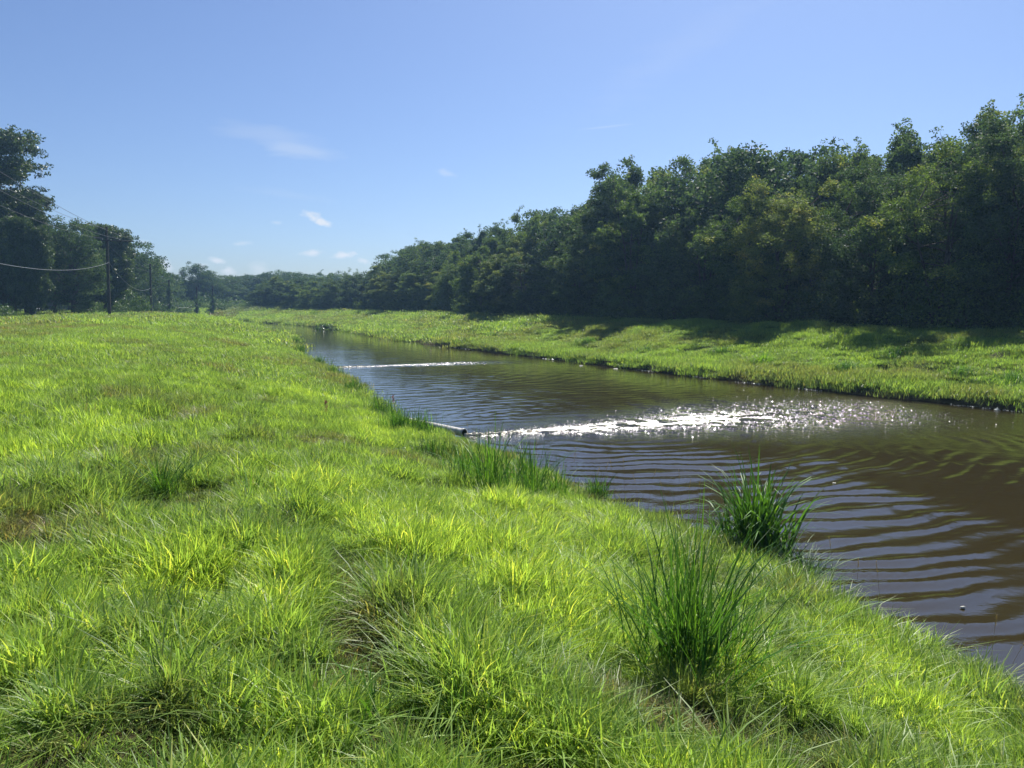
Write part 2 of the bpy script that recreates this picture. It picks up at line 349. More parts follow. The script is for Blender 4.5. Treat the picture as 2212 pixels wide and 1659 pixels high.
# foam thrown up by the jets: a rough frothy ribbon and thousands of flecks
rg = np.random.default_rng(5)
M_foam = simple('foam', (.5, .44, .33), .3, noise=.25, nscale=9, bump=.02)
def foam_ribbon(P0, P1, name, w0, spread, label, frac):
    d = P1 - P0; Ln = np.hypot(*d) * frac; d = d / np.hypot(*d); nrm = np.array([-d[1], d[0]])
    na_, nb = int(Ln / .035), 44
    A, B = np.meshgrid(np.linspace(0, Ln, na_), np.linspace(-1, 1, nb), indexing='ij')
    wd = (w0 + spread * A) * (1 - .3 * (A / Ln) ** 2.0)
    px = P0[0] + d[0] * A + nrm[0] * B * wd; py = P0[1] + d[1] * A + nrm[1] * B * wd
    prof = (1 - B * B)
    zz = ZW + prof * (.05 + .08 * fbm(px / .12, py / .08, 3, 3)) * (1 - .4 * A / Ln) + (fbm(px / .05, py / .04, 7) - .5) * .13 - .075 * (A / Ln) - .03 * np.abs(B)
    ii = np.arange(A.size).reshape(A.shape)
    F = np.stack([ii[:-1, :-1].ravel(), ii[1:, :-1].ravel(), ii[1:, 1:].ravel(), ii[:-1, 1:].ravel()], 1)
    return np.stack([px.ravel(), py.ravel(), zz.ravel()], 1), F
def flecks(P0, P1, n, spread, w0, ext, size):
    d = P1 - P0; Ln = np.hypot(*d); d = d / Ln; nrm = np.array([-d[1], d[0]])
    a = rg.beta(1.6, 2.0, n) * Ln * ext; b = rg.normal(0, 1, n) * (w0 + spread * a)
    px = P0[0] + d[0] * a + nrm[0] * b; py = P0[1] + d[1] * a + nrm[1] * b; s = size * rg.lognormal(0, .5, n)
    V = []; F = []
    ang = np.linspace(0, 2 * np.pi, 5, endpoint=False)
    ring_ = np.stack([np.cos(ang), np.sin(ang)], 1)
    jit = rg.uniform(.6, 1.4, (n, 5))
    el = rg.uniform(1, 2.4, n)
    vx = px[:, None] + ring_[None, :, 0] * s[:, None] * jit * el[:, None]; vy = py[:, None] + ring_[None, :, 1] * s[:, None] * jit
    hz = rg.uniform(.3, 1.2, n) * s
    vz = np.full((n, 5), ZW - .004) + .012
    Vt = np.stack([px, py, ZW + .012 + hz], 1)
    V = np.concatenate([np.stack([vx, vy, vz], 2).reshape(-1, 3), Vt]); base = np.arange(n) * 5
    F = []
    for q in range(5): F.append(np.stack([base + q, base + (q + 1) % 5, 5 * n + np.arange(n)], 1))
    return V, np.concatenate(F)
V1, F1 = foam_ribbon(J0, JE, '', .05, .05, '', .42); V2, F2 = foam_ribbon(K0, KE, '', .03, .03, '', .6)
me = mesh_np('foam', np.concatenate([V1, V2]), np.concatenate([F1, F2 + len(V1)]), M_foam, smooth=True)
fo = link('foam', me); tag(fo, 'white and tan froth streaming out from the pipe mouths', 'foam', kind='stuff')
Vs, Fs, off = [], [], 0
for (a, b_, n, sp_, w0, ext, sz) in [(J0, JE, 20000, .055, .055, 1.35, .005), (J0, JE, 12000, .11, .1, 1.95, .0045), (K0, KE, 3500, .04, .06, 1.5, .008)]:
    V, F = flecks(a, b_, n, sp_, w0, ext, sz); Vs.append(V); Fs.append(F + off); off += len(V)
fp_ = FAR[(FAR[:, 1] > 15) & (FAR[:, 1] < 110)]
for (A_, B_) in zip(fp_[:-1], fp_[1:]):       # scum caught in broken lines along the foot of the opposite bank
    if rg.random() < .3:
        o_ = (A_ - B_) / np.hypot(*(A_ - B_)); q_ = np.array([o_[1], -o_[0]]); sgn = -1 if sdist(FAR, *(np.array([v]) for v in (A_ + q_))) [0] < 0 else 1
        V, F = flecks(A_ + q_ * .25 * sgn, B_ + q_ * .25 * sgn, 45, .004, .09, 1.0, .007 + .0001 * A_[1]); Vs.append(V); Fs.append(F + off); off += len(V)
fl = link('foam_flecks', mesh_np('foam_flecks', np.concatenate(Vs), np.concatenate(Fs), simple('froth', (.55, .54, .5), .14, spec=.9))); tag(fl, 'scattered white bubbles and splashes around the discharge streams', 'foam', kind='stuff')

# ------------------------------------------------------------------ grass
def blades(n, rad, L0, L1, width, lean=(.1, .5), curve=(.1, .6), seed=0, gauss=True, droopdir=None, segs=3):
    r_ = np.random.default_rng(seed)
    rr = np.minimum(np.abs(r_.normal(0, rad * .6, n)), rad * r_.uniform(.9, 1.15, n)) if gauss else rad * np.sqrt(r_.random(n)); th = r_.random(n) * 2 * np.pi
    bx, by = rr * np.cos(th), rr * np.sin(th)
    ph = r_.random(n) * 2 * np.pi
    L_ = r_.uniform(L0, L1, n) * (1 - .3 * np.clip(rr / rad, 0, 1.3)); le = r_.uniform(*lean, n); cu = r_.uniform(*curve, n)
    hx = np.cos(ph) * le + (droopdir[0] if droopdir else 0); hy = np.sin(ph) * le + (droopdir[1] if droopdir else 0)
    w_ = width * r_.uniform(.6, 1.3, n); roll = r_.uniform(-.6, .6, n) + ph
    ts = np.linspace(0, 1, segs + 1); prof = np.clip(np.array([.75, 1, .72, .3, .12, .08])[:0], 0, 1)
    wp = np.interp(ts, [0, .35, .75, 1], [.7, 1, .62, .06])
    V = np.zeros((n, segs + 1, 2, 3))
    for j, tt in enumerate(ts):
        out_ = tt + cu * 1.6 * tt * tt
        up = tt - cu * .75 * tt * tt * tt
        cxx = bx + hx * out_ * L_; cyy = by + hy * out_ * L_; czz = up * L_ / np.sqrt(1 + le * le) - .03
        for sdx, sg in ((0, -1), (1, 1)):
            V[:, j, sdx, 0] = cxx - np.sin(roll) * sg * w_ * wp[j] / 2; V[:, j, sdx, 1] = cyy + np.cos(roll) * sg * w_ * wp[j] / 2; V[:, j, sdx, 2] = czz
    nv = (segs + 1) * 2; base = np.arange(n)[:, None] * nv; F = []
    for j in range(segs): F.append(np.concatenate([base + 2 * j, base + 2 * j + 1, base + 2 * j + 3, base + 2 * j + 2], 1))
    cv = np.repeat(r_.random(n), nv)
    return V.reshape(-1, 3), np.concatenate(F), cv

def tuft_coll(name, specs, mat):
    c = bpy.data.collections.new(name)
    for k_, sp_ in enumerate(specs):
        V, F, cv = blades(**sp_); me = mesh_np('grass_tuft', V, F, mat, {'cv': cv}); o_ = bpy.data.objects.new('grass_tuft_%02d' % k_, me); c.objects.link(o_)
    return c
def scatter(name, P, rz, tiltx, scale, idx, tint, coll):
    me = bpy.data.meshes.new(name); n = len(P); me.vertices.add(n); me.vertices.foreach_set('co', np.asarray(P, np.float32).ravel())
    rot = np.stack([tiltx[0], tiltx[1], rz], 1)
    a = me.attributes.new('rot', 'FLOAT_VECTOR', 'POINT'); a.data.foreach_set('vector', rot.astype(np.float32).ravel())
    a = me.attributes.new('scl', 'FLOAT_VECTOR', 'POINT'); a.data.foreach_set('vector', np.asarray(scale, np.float32).ravel())
    a = me.attributes.new('idx', 'INT', 'POINT'); a.data.foreach_set('value', np.asarray(idx, np.int32))
    a = me.attributes.new('tint', 'FLOAT', 'POINT'); a.data.foreach_set('value', np.asarray(tint, np.float32))
    o_ = link(name, me); md = o_.modifiers.new('scatter', 'NODES')
    G = bpy.data.node_groups.new('scatter', 'GeometryNodeTree')
    G.interface.new_socket('Geometry', in_out='INPUT', socket_type='NodeSocketGeometry'); G.interface.new_socket('Geometry', in_out='OUTPUT', socket_type='NodeSocketGeometry')
    gi = G.nodes.new('NodeGroupInput'); gout = G.nodes.new('NodeGroupOutput'); ip = G.nodes.new('GeometryNodeInstanceOnPoints'); ci = G.nodes.new('GeometryNodeCollectionInfo')
    ci.inputs['Collection'].default_value = coll; ci.inputs['Separate Children'].default_value = True; ci.inputs['Reset Children'].default_value = True
    def na_(nm, ty):
        q = G.nodes.new('GeometryNodeInputNamedAttribute'); q.data_type = ty; q.inputs['Name'].default_value = nm; return q.outputs['Attribute']
    e2r = G.nodes.new('FunctionNodeEulerToRotation'); G.links.new(na_('rot', 'FLOAT_VECTOR'), e2r.inputs[0])
    G.links.new(gi.outputs[0], ip.inputs['Points']); G.links.new(ci.outputs[0], ip.inputs['Instance']); ip.inputs['Pick Instance'].default_value = True
    G.links.new(na_('idx', 'INT'), ip.inputs['Instance Index']); G.links.new(e2r.outputs[0], ip.inputs['Rotation']); G.links.new(na_('scl', 'FLOAT_VECTOR'), ip.inputs['Scale'])
    G.links.new(ip.outputs[0], gout.inputs[0]); md.node_group = G
    return o_

# hand placed patches: (photo x, photo y, radius m, stretch, angle, height change, tint change)
patches = []
def patch(dx, dy, rad, dh, dt, stretch=1.0, ang=0.0):
    x_, y_, _ = hit(dx, dy); patches.append((x_, y_, rad, dh, dt, stretch, ang))
patch(1600, 1590, .55, -.75, -.5, 1.6); patch(1480, 1560, .35, -.6, -.45, 1.4); patch(850, 1625, .22, -.8, -.6, 1.5); patch(750, 1420, .22, -.7, -.45)
patch(745, 975, .9, -.55, -.45, 1.0); patch(700, 950, .6, -.4, -.3); patch(820, 1000, .6, -.5, -.2)
patch(30, 1130, .6, -.3, -.5); patch(120, 1210, .45, -.3, -.35); patch(150, 1580, .4, -.3, -.3, 1.5); patch(60, 1480, .4, -.15, -.2)
patch(300, 1390, .35, .2, -.15); patch(520, 1150, .3, -.35, -.2); patch(470, 780, 2.5, 0, -.25, 1.5); patch(380, 880, 1.3, 0, -.25)
patch(760, 1240, .38, -.35, -.35, 1.0); patch(790, 1330, .33, -.4, -.35); patch(800, 1420, .25, -.35, -.3); patch(690, 1080, .45, -.3, -.3)
patch(870, 1200, .5, .45, .15); patch(900, 1330, .42, .5, .1); patch(1000, 1480, .4, .5, .0); patch(1150, 1300, .9, .25, .3); patch(1250, 1150, .9, .2, .35)
patch(700, 1060, .5, .25, .1); patch(640, 1120, .4, .25, -.1); patch(1900, 1450, .6, .15, .35); patch(1750, 1350, .6, 0, .3); patch(2000, 1560, .4, .2, .25)
patch(330, 1280, .5, .1, .25); patch(100, 1400, .4, .15, .2); patch(550, 1240, .3, .1, .1); patch(980, 1380, .3, .4, -.1); patch(600, 1450, .5, .0, .0); patch(1060, 1590, .3, .3, .1)
patch(650, 850, 1.6, 0, .25); patch(560, 800, 2.2, 0, .3); patch(1100, 1200, .9, .15, .3)
for k_ in range(9): patch(700 + 13 * k_, 1030 + 60 * k_, .26 - .008 * k_, -.62, -.4); patch(760 + 16 * k_, 1025 + 60 * k_, .24, .3, -.1)
def lush_and_light(x, y, dn):
    h_ = .66 + .9 * (fbm(x / 1.2, y / 1.2, 201) - .42) + 1.35 * (vnoise(x / .38, y / .38, 207) - .5)
    tn = .62 + .9 * (fbm(x / 3.2, y / 4.5, 211) - .5) + .85 * (fbm(x / .7, y / .7, 217) - .5)
    for (px, py, rad, dh, dt, st, an) in patches:
        g_ = np.exp(-(((x - px) / st) ** 2 + (y - py) ** 2) / (rad * rad)); h_ = h_ + (dh if dh > 0 else .85 * dh) * g_; tn = tn + (dt if dt > 0 else .85 * dt) * g_
    edge = np.exp(-((dn - .5) / .7) ** 2); h_ = h_ + .45 * edge; tn = tn - .1 * edge
    tn = tn - .12 * sstep(9, 14, dn)
    rr = np.hypot(x, y); tn = tn + .24 * (1 - sstep(5, 10, rr)) - .14 * sstep(14, 32, rr)  # tint by viewer distance: brighter up close to offset shade between blades, duller beyond
    return np.clip(h_, .2, 1.7), np.clip(tn, 0.1, 1)

c_near = tuft_coll('tufts_near', [dict(n=75, rad=.13, L0=.05, L1=.12, width=0.0055, lean=(.2, 1.0), curve=(.0, .4), seed=1), dict(n=75, rad=.14, L0=.04, L1=.11, width=0.0048, lean=(.2, 1.2), curve=(.0, .5), seed=2),
                                  dict(n=80, rad=.12, L0=.15, L1=.27, width=0.0068, lean=(.12, .75), curve=(.0, .4), seed=3), dict(n=80, rad=.13, L0=.14, L1=.26, width=0.0073, lean=(.1, .7), curve=(.0, .35), seed=4),
                                  dict(n=70, rad=.11, L0=.18, L1=.3, width=0.0065, lean=(.1, .6), curve=(.0, .35), seed=5, droopdir=(.35, -.15)), dict(n=65, rad=.12, L0=.2, L1=.42, width=0.0081, lean=(.1, .9), curve=(.1, .5), seed=6)], M_grass)
c_mid = tuft_coll('tufts_middle', [dict(n=130, rad=.26, L0=.07, L1=.15, width=.007, lean=(.2, 1.1), curve=(.0, .4), seed=11, gauss=False), dict(n=130, rad=.26, L0=.06, L1=.14, width=.007, lean=(.2, 1.1), curve=(.0, .4), seed=12, gauss=False),
                                   dict(n=130, rad=.24, L0=.14, L1=.28, width=.0075, lean=(.1, .7), curve=(.0, .35), seed=13), dict(n=130, rad=.24, L0=.15, L1=.3, width=.008, lean=(.1, .7), curve=(.0, .4), seed=14),
                                   dict(n=120, rad=.22, L0=.18, L1=.26, width=.008, lean=(.1, .6), curve=(.0, .35), seed=15), dict(n=110, rad=.22, L0=.2, L1=.36, width=.009, lean=(.1, .9), curve=(.1, .5), seed=16)], M_grass)
c_far = tuft_coll('tufts_far', [dict(n=330, rad=.75, L0=.08, L1=.17, width=.013, lean=(.2, 1), curve=(.0, .4), seed=21 + i, gauss=False) for i in range(2)] +
                  [dict(n=330, rad=.65, L0=.13, L1=.29, width=.013, lean=(.1, .8), curve=(.0, .4), seed=24 + i) for i in range(4)], M_grass)
c_vfar = tuft_coll('tufts_horizon', [dict(n=450, rad=2.0, L0=.12, L1=.26, width=.034, lean=(.2, 1), curve=(.0, .35), seed=31 + i, gauss=False) for i in range(2)] +
                   [dict(n=450, rad=1.7, L0=.18, L1=.36, width=.036, lean=(.1, .8), curve=(.0, .35), seed=34 + i) for i in range(4)], M_grass)

def ring_points(rng_, r0, r1, dens, half=R(46)):
    area = (r1 * r1 - r0 * r0) * half; n = int(area * dens)
    rr = np.sqrt(rng_.uniform(r0 * r0, r1 * r1, n)); th = rng_.uniform(-half, half, n)
    return rr * np.sin(th), rr * np.cos(th)
rng_ = np.random.default_rng(77)
def plant(name, r0, r1, dens, coll, side, label, cat='grass', half=R(46)):
    x, y = ring_points(rng_, r0, r1, dens, half)
    dn, df = dn_df(x, y)
    if side == 'near': k_ = (dn > .02) & ((r1 > 20) | (dn < 60)); d_ = dn
    else: k_ = (df > .12) & (df < 17); d_ = df
    x, y, dn, df, d_ = x[k_], y[k_], dn[k_], df[k_], d_[k_]
    if side == 'near':
        h_, tn = lush_and_light(x, y, dn)
    else:
        h_ = .7 + 1.5 * (fbm(x / 1.5, y / 1.5, 301) - .45) + .75 * np.exp(-((df - .6) / .9) ** 2); tn = .38 + .9 * (fbm(x / 3, y / 3, 303) - .5) + .5 * (fbm(x / 1, y / 1, 307) - .5)
        h_ = np.clip(h_, .3, 2.1); tn = np.clip(tn, 0.24, 1)
    keep = rng_.random(len(x)) < np.clip(.35 + h_ * 1.1, 0, 1); x, y, h_, tn, dn, df = (q[keep] for q in (x, y, h_, tn, dn, df))
    n = len(x); z = height(x, y, dn, df)
    idx = np.where(h_ < .42, rng_.integers(0, 2, n), rng_.integers(2, 6, n))
    s = np.where(h_ < .42, .75 + h_ * .7, .45 + .65 * h_) * rng_.uniform(.85, 1.2, n)
    tn = np.clip(tn + rng_.normal(0, .07, n), 0, 1)
    sc_ = np.stack([np.clip(s, .8, 1.3), np.clip(s, .8, 1.3), s], 1)
    return scatter(name, np.stack([x, y, z], 1), rng_.random(n) * 6.283, (rng_.normal(0, .1, n), rng_.normal(0, .1, n)), sc_, idx, tn, coll)
def grass(*a, **k_):
    o_ = plant(*a, **k_); tag(o_, a[6], 'grass', kind='stuff'); return o_
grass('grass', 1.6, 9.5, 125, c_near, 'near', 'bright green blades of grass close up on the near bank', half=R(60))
def turf(name, r0, r1, dens, coll, label, half):
    x, y = ring_points(rng_, r0, r1, dens, half); dn, df = dn_df(x, y); k_ = dn > .3; x, y, dn, df = x[k_], y[k_], dn[k_], df[k_]
    h_, tn = lush_and_light(x, y, dn); n = len(x); s = rng_.uniform(.7, 1.25, n)
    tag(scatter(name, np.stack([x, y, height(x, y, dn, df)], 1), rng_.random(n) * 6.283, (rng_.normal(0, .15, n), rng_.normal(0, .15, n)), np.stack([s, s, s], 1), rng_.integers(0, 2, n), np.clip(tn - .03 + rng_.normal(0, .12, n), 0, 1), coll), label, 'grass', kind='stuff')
c_coarse = tuft_coll('tufts_coarse', [dict(n=20, rad=.06, L0=.16, L1=.34, width=.0085, lean=(.15, .8), curve=(.05, .5), seed=41), dict(n=16, rad=.07, L0=.14, L1=.3, width=.0095, lean=(.2, 1.0), curve=(.1, .6), seed=42), dict(n=26, rad=.05, L0=.12, L1=.26, width=.007, lean=(.1, .6), curve=(.05, .4), seed=43)], M_grass)
x, y = ring_points(rng_, 1.6, 13, 17, R(55)); dn, df = dn_df(x, y); k_ = (dn > .3) & (fbm(x / .7, y / .7, 401) > .42); x, y, dn, df = x[k_], y[k_], dn[k_], df[k_]; h_, tn = lush_and_light(x, y, dn); n = len(x); s = np.clip(.5 + .55 * h_, .5, 1.25) * rng_.uniform(.8, 1.25, n)
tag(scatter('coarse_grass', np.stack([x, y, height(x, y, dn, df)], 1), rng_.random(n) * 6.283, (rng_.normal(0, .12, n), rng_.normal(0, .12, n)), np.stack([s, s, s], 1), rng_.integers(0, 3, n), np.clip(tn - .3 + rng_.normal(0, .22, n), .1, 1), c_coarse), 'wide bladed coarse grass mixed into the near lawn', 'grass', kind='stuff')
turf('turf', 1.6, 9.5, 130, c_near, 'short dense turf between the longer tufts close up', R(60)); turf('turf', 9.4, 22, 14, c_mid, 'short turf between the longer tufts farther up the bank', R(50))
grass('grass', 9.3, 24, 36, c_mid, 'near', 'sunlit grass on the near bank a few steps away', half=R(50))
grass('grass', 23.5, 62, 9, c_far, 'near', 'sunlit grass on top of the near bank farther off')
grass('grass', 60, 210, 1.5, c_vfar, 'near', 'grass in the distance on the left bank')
grass('grass', 18, 62, 12, c_far, 'far', 'long grass on the slope of the opposite bank')
grass('grass', 60, 210, 1.5, c_vfar, 'far', 'distant grass on the slope of the opposite bank')

# ------------------------------------------------------------------ distinct grass clumps and stalks
clump_n = [0]
def clump(dx, dy, n, Lh, width, lean, curve, rad, cl, label, group=None, name='grass_clump', seed=None, base=None):
    clump_n[0] += 1
    x_, y_, z_ = hit(dx, dy) if base is None else base
    V, F, cv = blades(n, rad, Lh * .45, Lh, width, lean, curve, seed=500 + clump_n[0], segs=5)
    c = np.clip(cl + np.repeat(np.random.default_rng(clump_n[0]).normal(0, .15, n), len(V) // n), 0, 1)
    o_ = link(name, mesh_np(name, V, F, M_tall, {'cv': cv, 'cl': c}), loc=(x_, y_, z_)); tag(o_, label, 'grass clump', group); return o_
clump(1480, 1470, 330, 1.7, .0115, (.03, .6), (.02, .5), .42, .45, 'tall upright dark green grass clump in the right foreground lawn')
clump(1585, 1440, 80, 1.0, .009, (.1, .6), (.05, .5), .16, .5, 'smaller dark clump leaning right beside the tall foreground clump')
clump(1630, 1200, 300, 2.1, .03, (.05, .42), (.2, .7), .42, .42, 'broad leaved arching dark grass clump at the water edge')
clump(1740, 1265, 300, .8, .009, (.2, .8), (.2, .9), .3, .3, 'low dark sprawling grass clump at the water edge, right of the broad leaved clump')
clump(1560, 1170, 150, .8, .012, (.1, .7), (.1, .7), .35, .4, 'loose grass at the left foot of the broad leaved clump')
clump(1700, 1235, 170, .75, .012, (.1, .8), (.2, .8), .35, .35, 'drooping grass at the right foot of the broad leaved clump')
clump(350, 1070, 160, .75, .008, (.1, .75), (.05, .5), .16, .4, 'dark spiky grass clump standing alone in the left lawn')
clump(1060, 1060, 170, 1.35, .013, (.03, .55), (.05, .55), .6, .5, 'tall dark grass clump on the bank edge below the foam streak')
clump(1145, 1085, 230, 1.5, .013, (.03, .5), (.05, .55), .55, .5, 'densest tall grass clump on the bank edge right of the pipe')
clump(935, 985, 180, .6, .012, (.05, .45), (.05, .5), .7, .4, 'tall grass clump on the bank just in front of the pipe')
clump(1205, 1080, 90, .9, .012, (.05, .6), (.05, .6), .4, .6, 'lower loose grass clump just right of the densest bank edge clump')
clump(1000, 1030, 110, .9, .012, (.05, .6), (.05, .6), .5, .6, 'loose grass clump below the pipe mouth')
clump(1290, 1085, 220, .8, .011, (.08, .5), (.05, .5), .2, .4, 'short dark clump at the water edge in mid picture')
clump(650, 1120, 200, .5, .007, (.1, .8), (.2, .8), .2, .3, 'dark low grass clump in the middle of the near lawn')
clump(880, 1250, 90, .5, .006, (.1, .7), (.1, .7), .18, .35, 'dark clump beside the trough in the near lawn')
clump(800, 1560, 26, .5, .011, (.1, .6), (.1, .6), .07, .6, 'few wide blades rising beside the bare spot at the bottom edge')
clump(540, 1090, 16, .6, .012, (.2, .7), (.1, .5), .08, .8, 'sparse bright wide blades in the middle of the lawn')
clump(1000, 1560, 120, .45, .0055, (.1, .7), (.1, .7), .2, .3, 'dense dark tuft at the bottom edge of the lawn')
clump(1655, 1190, 3, 1.35, .035, (.02, .15), (.0, .2), .03, 1.0, 'single wide bright blade standing above the broad leaved clump', base=None)
for (dx, dy) in [(820, 900), (860, 935), (760, 850), (720, 815), (690, 790), (905, 945), (650, 760), (640, 740)]:
    clump(dx, dy, 260, 1.0, .013, (.08, .5), (.05, .4), .7, .4, 'tall reedy grass tuft fringing the left bank edge beyond the pipe', group='reedy tufts along the left bank edge')
for (dx, dy, s_) in [(1650, 790, 1.), (1560, 765, .7), (1270, 745, .8), (1830, 800, .7), (2190, 830, .9), (1400, 760, .6), (1940, 770, .7), (2080, 810, .7)]:
    x_, y_, z_ = hit(dx, dy)
    first = (dx == 1650)
    V, F, cv = blades(260, .8, .5 * s_, 1.0 * s_, .02, (.1, .7), (.1, .7), seed=int(dx), segs=4)
    o_ = link('grass_clump', mesh_np('grass_clump', V, F, M_tall, {'cv': cv, 'cl': np.full(len(V), 1.0 if first else .55)}), loc=(x_, y_, z_))
    tag(o_, 'large bright yellow green clump on the opposite bank slope' if first else 'ragged green tussock on the opposite bank slope', 'grass clump', None if first else 'tussocks on the opposite bank')

def stalk(x_, y_, z_, hgt, seed):
    r_ = np.random.default_rng(seed); ph = r_.random() * 6.28; le = r_.uniform(.05, .3); V = []; F = []; cv = []; cl = []
    pts = [np.array([math.cos(ph) * le * tt ** 1.6 * hgt, math.sin(ph) * le * tt ** 1.6 * hgt, hgt * tt * (1 - .05 * tt) - .03]) for tt in np.linspace(0, 1, 7)]
    def tube(pts, r0, r1):
        b0 = len(V)
        for i, p in enumerate(pts):
            rr = r0 + (r1 - r0) * i / (len(pts) - 1)
            for q in range(3): V.append(p + rr * np.array([math.cos(q * 2.094), math.sin(q * 2.094), 0])); cv.append(.5); cl.append(.4)
        for i in range(len(pts) - 1):
            for q in range(3): F.append((b0 + 3 * i + q, b0 + 3 * i + (q + 1) % 3, b0 + 3 * i + 3 + (q + 1) % 3, b0 + 3 * i + 3 + q))
    tube(pts, .0022, .0012)
    stem = (np.array(V), np.array(F), np.array(cv), np.array(cl)); V = []; F = []; cv = []; cl = []
    for i in range(22):                # seed head: short spikelets up the last quarter
        tt = .76 + .24 * i / 22; p = np.array([math.cos(ph) * le * tt ** 1.6 * hgt, math.sin(ph) * le * tt ** 1.6 * hgt, hgt * tt * (1 - .05 * tt) - .03])
        an = r_.random() * 6.28; q_ = p + np.array([math.cos(an) * .014, math.sin(an) * .014, .022]); s_ = np.array([-math.sin(an), math.cos(an), 0]) * .003
        b0 = len(V); V += [p, (p + q_) / 2 + s_, q_, (p + q_) / 2 - s_]; F.append((b0, b0 + 1, b0 + 2, b0 + 3)); cv += [.6] * 4; cl += [.8] * 4
    root = empty('seed_stalk', (x_, y_, z_))
    link('stem', mesh_np('stem', stem[0], stem[1], M_stalk, {'cv': stem[2], 'cl': stem[3]}), root)
    link('seed_head', mesh_np('seed_head', V, F, M_stalk, {'cv': cv, 'cl': cl}), root)
    return tag(root, 'thin grass stalk with a pale seed head at the water edge', 'grass stalk', 'seed stalks along the near water edge')
k_ = 0
for (dx, dy) in [(1095, 1050), (1115, 1060), (1160, 1075), (1180, 1080), (1280, 1085), (1300, 1090), (1330, 1095), (1380, 1100), (1440, 1120), (1480, 1125), (1500, 1130), (1530, 1135), (1470, 1110), (1000, 1000), (980, 990), (1020, 1010), (1040, 1020), (940, 965), (860, 925), (800, 875),
                 (1560, 1140), (1590, 1150), (1250, 1080), (1350, 1100), (1800, 1260), (1850, 1290), (1900, 1320), (2140, 1440), (2180, 1460), (1400, 1105), (1240, 1070), (890, 935), (740, 835), (770, 855)]:
    x_, y_, z_ = hit(dx, dy); stalk(x_, y_, z_, random.Random(k_).uniform(.55, 1.05) * (.7 if dx > 1780 else 1), k_); k_ += 1
for (dx, dy) in [(705, 905), (850, 880)]:   # reddish dock plants
    x_, y_, z_ = hit(dx, dy); r_ = np.random.default_rng(dx); V = []; F = []
    for i in range(150):
        zz = r_.random() ** .7 * .42; an = r_.random() * 6.28; rr = .09 * (1 - zz / .7); p = np.array([math.cos(an) * rr * r_.random(), math.sin(an) * rr * r_.random(), zz]); d_ = r_.normal(0, .011, (4, 3)); b0 = len(V); V += list(p + d_); F.append((b0, b0 + 1, b0 + 2, b0 + 3))
    o_ = link('dock_plant', mesh_np('dock_plant', V, F, simple('rusty_seeds', (.32, .13, .08), .8)), loc=(x_, y_, z_)); tag(o_, 'small rusty brown dock plant in the lawn, %s' % ('left one of the two' if dx < 800 else 'right one nearer the water'), 'weed')

def weed(dx, dy, n, rad, label):
    x_, y_, z_ = hit(dx, dy); r_ = np.random.default_rng(int(dx + dy)); V = []; F = []; cv = []; cl = []
    for i in range(n):
        a = r_.random() * 6.28; rr = rad * math.sqrt(r_.random()); hz = r_.uniform(.05, .16); c = np.array([math.cos(a) * rr, math.sin(a) * rr, hz]); b = r_.random() * 6.28; L_ = r_.uniform(.02, .045)
        d = np.array([math.cos(b), math.sin(b), r_.uniform(-.2, .5)]) * L_; w_ = np.array([-math.sin(b), math.cos(b), r_.uniform(-.2, .2)]) * L_ * .42
        b0 = len(V); V += [c, c + d * .35 + w_, c + d * .75 + w_ * .8, c + d, c + d * .75 - w_ * .8, c + d * .35 - w_]; F += [(b0, b0 + 1, b0 + 2, b0 + 3), (b0, b0 + 3, b0 + 4, b0 + 5)]
        st = np.array([.002, 0, 0]); g_ = np.array([c[0] * .8, c[1] * .8, -.02]); b0 = len(V); V += [g_ - st, g_ + st, c + st, c - st]; F.append((b0, b0 + 1, b0 + 2, b0 + 3)); cv += [r_.random()] * 10; cl += [r_.uniform(.3, .9)] * 10
    tag(link('weed_patch', mesh_np('weed_patch', V, F, M_shrub, {'cv': cv, 'cl': cl}), loc=(x_, y_, z_)), label, 'weeds', kind='stuff')
weed(870, 985, 500, .55, 'low round leaved weeds on the bank below the pipe'); 

# ------------------------------------------------------------------ discharge pipe
def tube_mesh(name, pts, rad, mat, seg=14, cap=True, rads=None):
    V = []; F = []; pts = [Vector(p) for p in pts]
    for i, p in enumerate(pts):
        d = (pts[min(i + 1, len(pts) - 1)] - pts[max(i - 1, 0)]).normalized(); u = d.cross(Vector((0, 0, 1)))
        if u.length < 1e-3: u = Vector((1, 0, 0))
        u.normalize(); v = u.cross(d); rr = rads[i] if rads else rad
        for q in range(seg):
            a = q * 2 * math.pi / seg; V.append(p + (u * math.cos(a) + v * math.sin(a)) * rr)
    for i in range(len(pts) - 1):
        for q in range(seg): F.append((i * seg + q, i * seg + (q + 1) % seg, (i + 1) * seg + (q + 1) % seg, (i + 1) * seg + q))
    me = mesh_np(name, [tuple(v) for v in V], F, mat, smooth=True)
    return me
mouth = np.array([J0[0], J0[1], ZW + .11]); e_ = hit(880, 920)
tail = np.array([e_[0], e_[1] + .2, e_[2] + .1])
pd = (mouth - tail); pl = np.linalg.norm(pd); pd /= pl
proot = empty('discharge_pipe', tuple(tail)); tag(proot, 'pale drainage pipe lying on the near bank and pouring out at the water edge', 'pipe')
M_pipe = simple('weathered_pipe', (.42, .41, .38), .45, noise=.35, nscale=7)
sb = Vector(pd * pl); 
link('pipe_body', tube_mesh('pipe_body', [sb * f for f in np.linspace(0, 1, 6)], .105, M_pipe, 20), proot)
link('pipe_lining', tube_mesh('pipe_lining', [sb * f for f in (1.0005, .9, .6)], .09, M_mud, 20), proot)
me = tube_mesh('pipe_rim', [sb - Vector(pd) * .07, sb - Vector(pd) * .069, sb + Vector(pd) * .003, sb + Vector(pd) * .0035], .1, M_pipe, 20, rads=[.1, .118, .118, .09]); link('pipe_rim', me, proot)

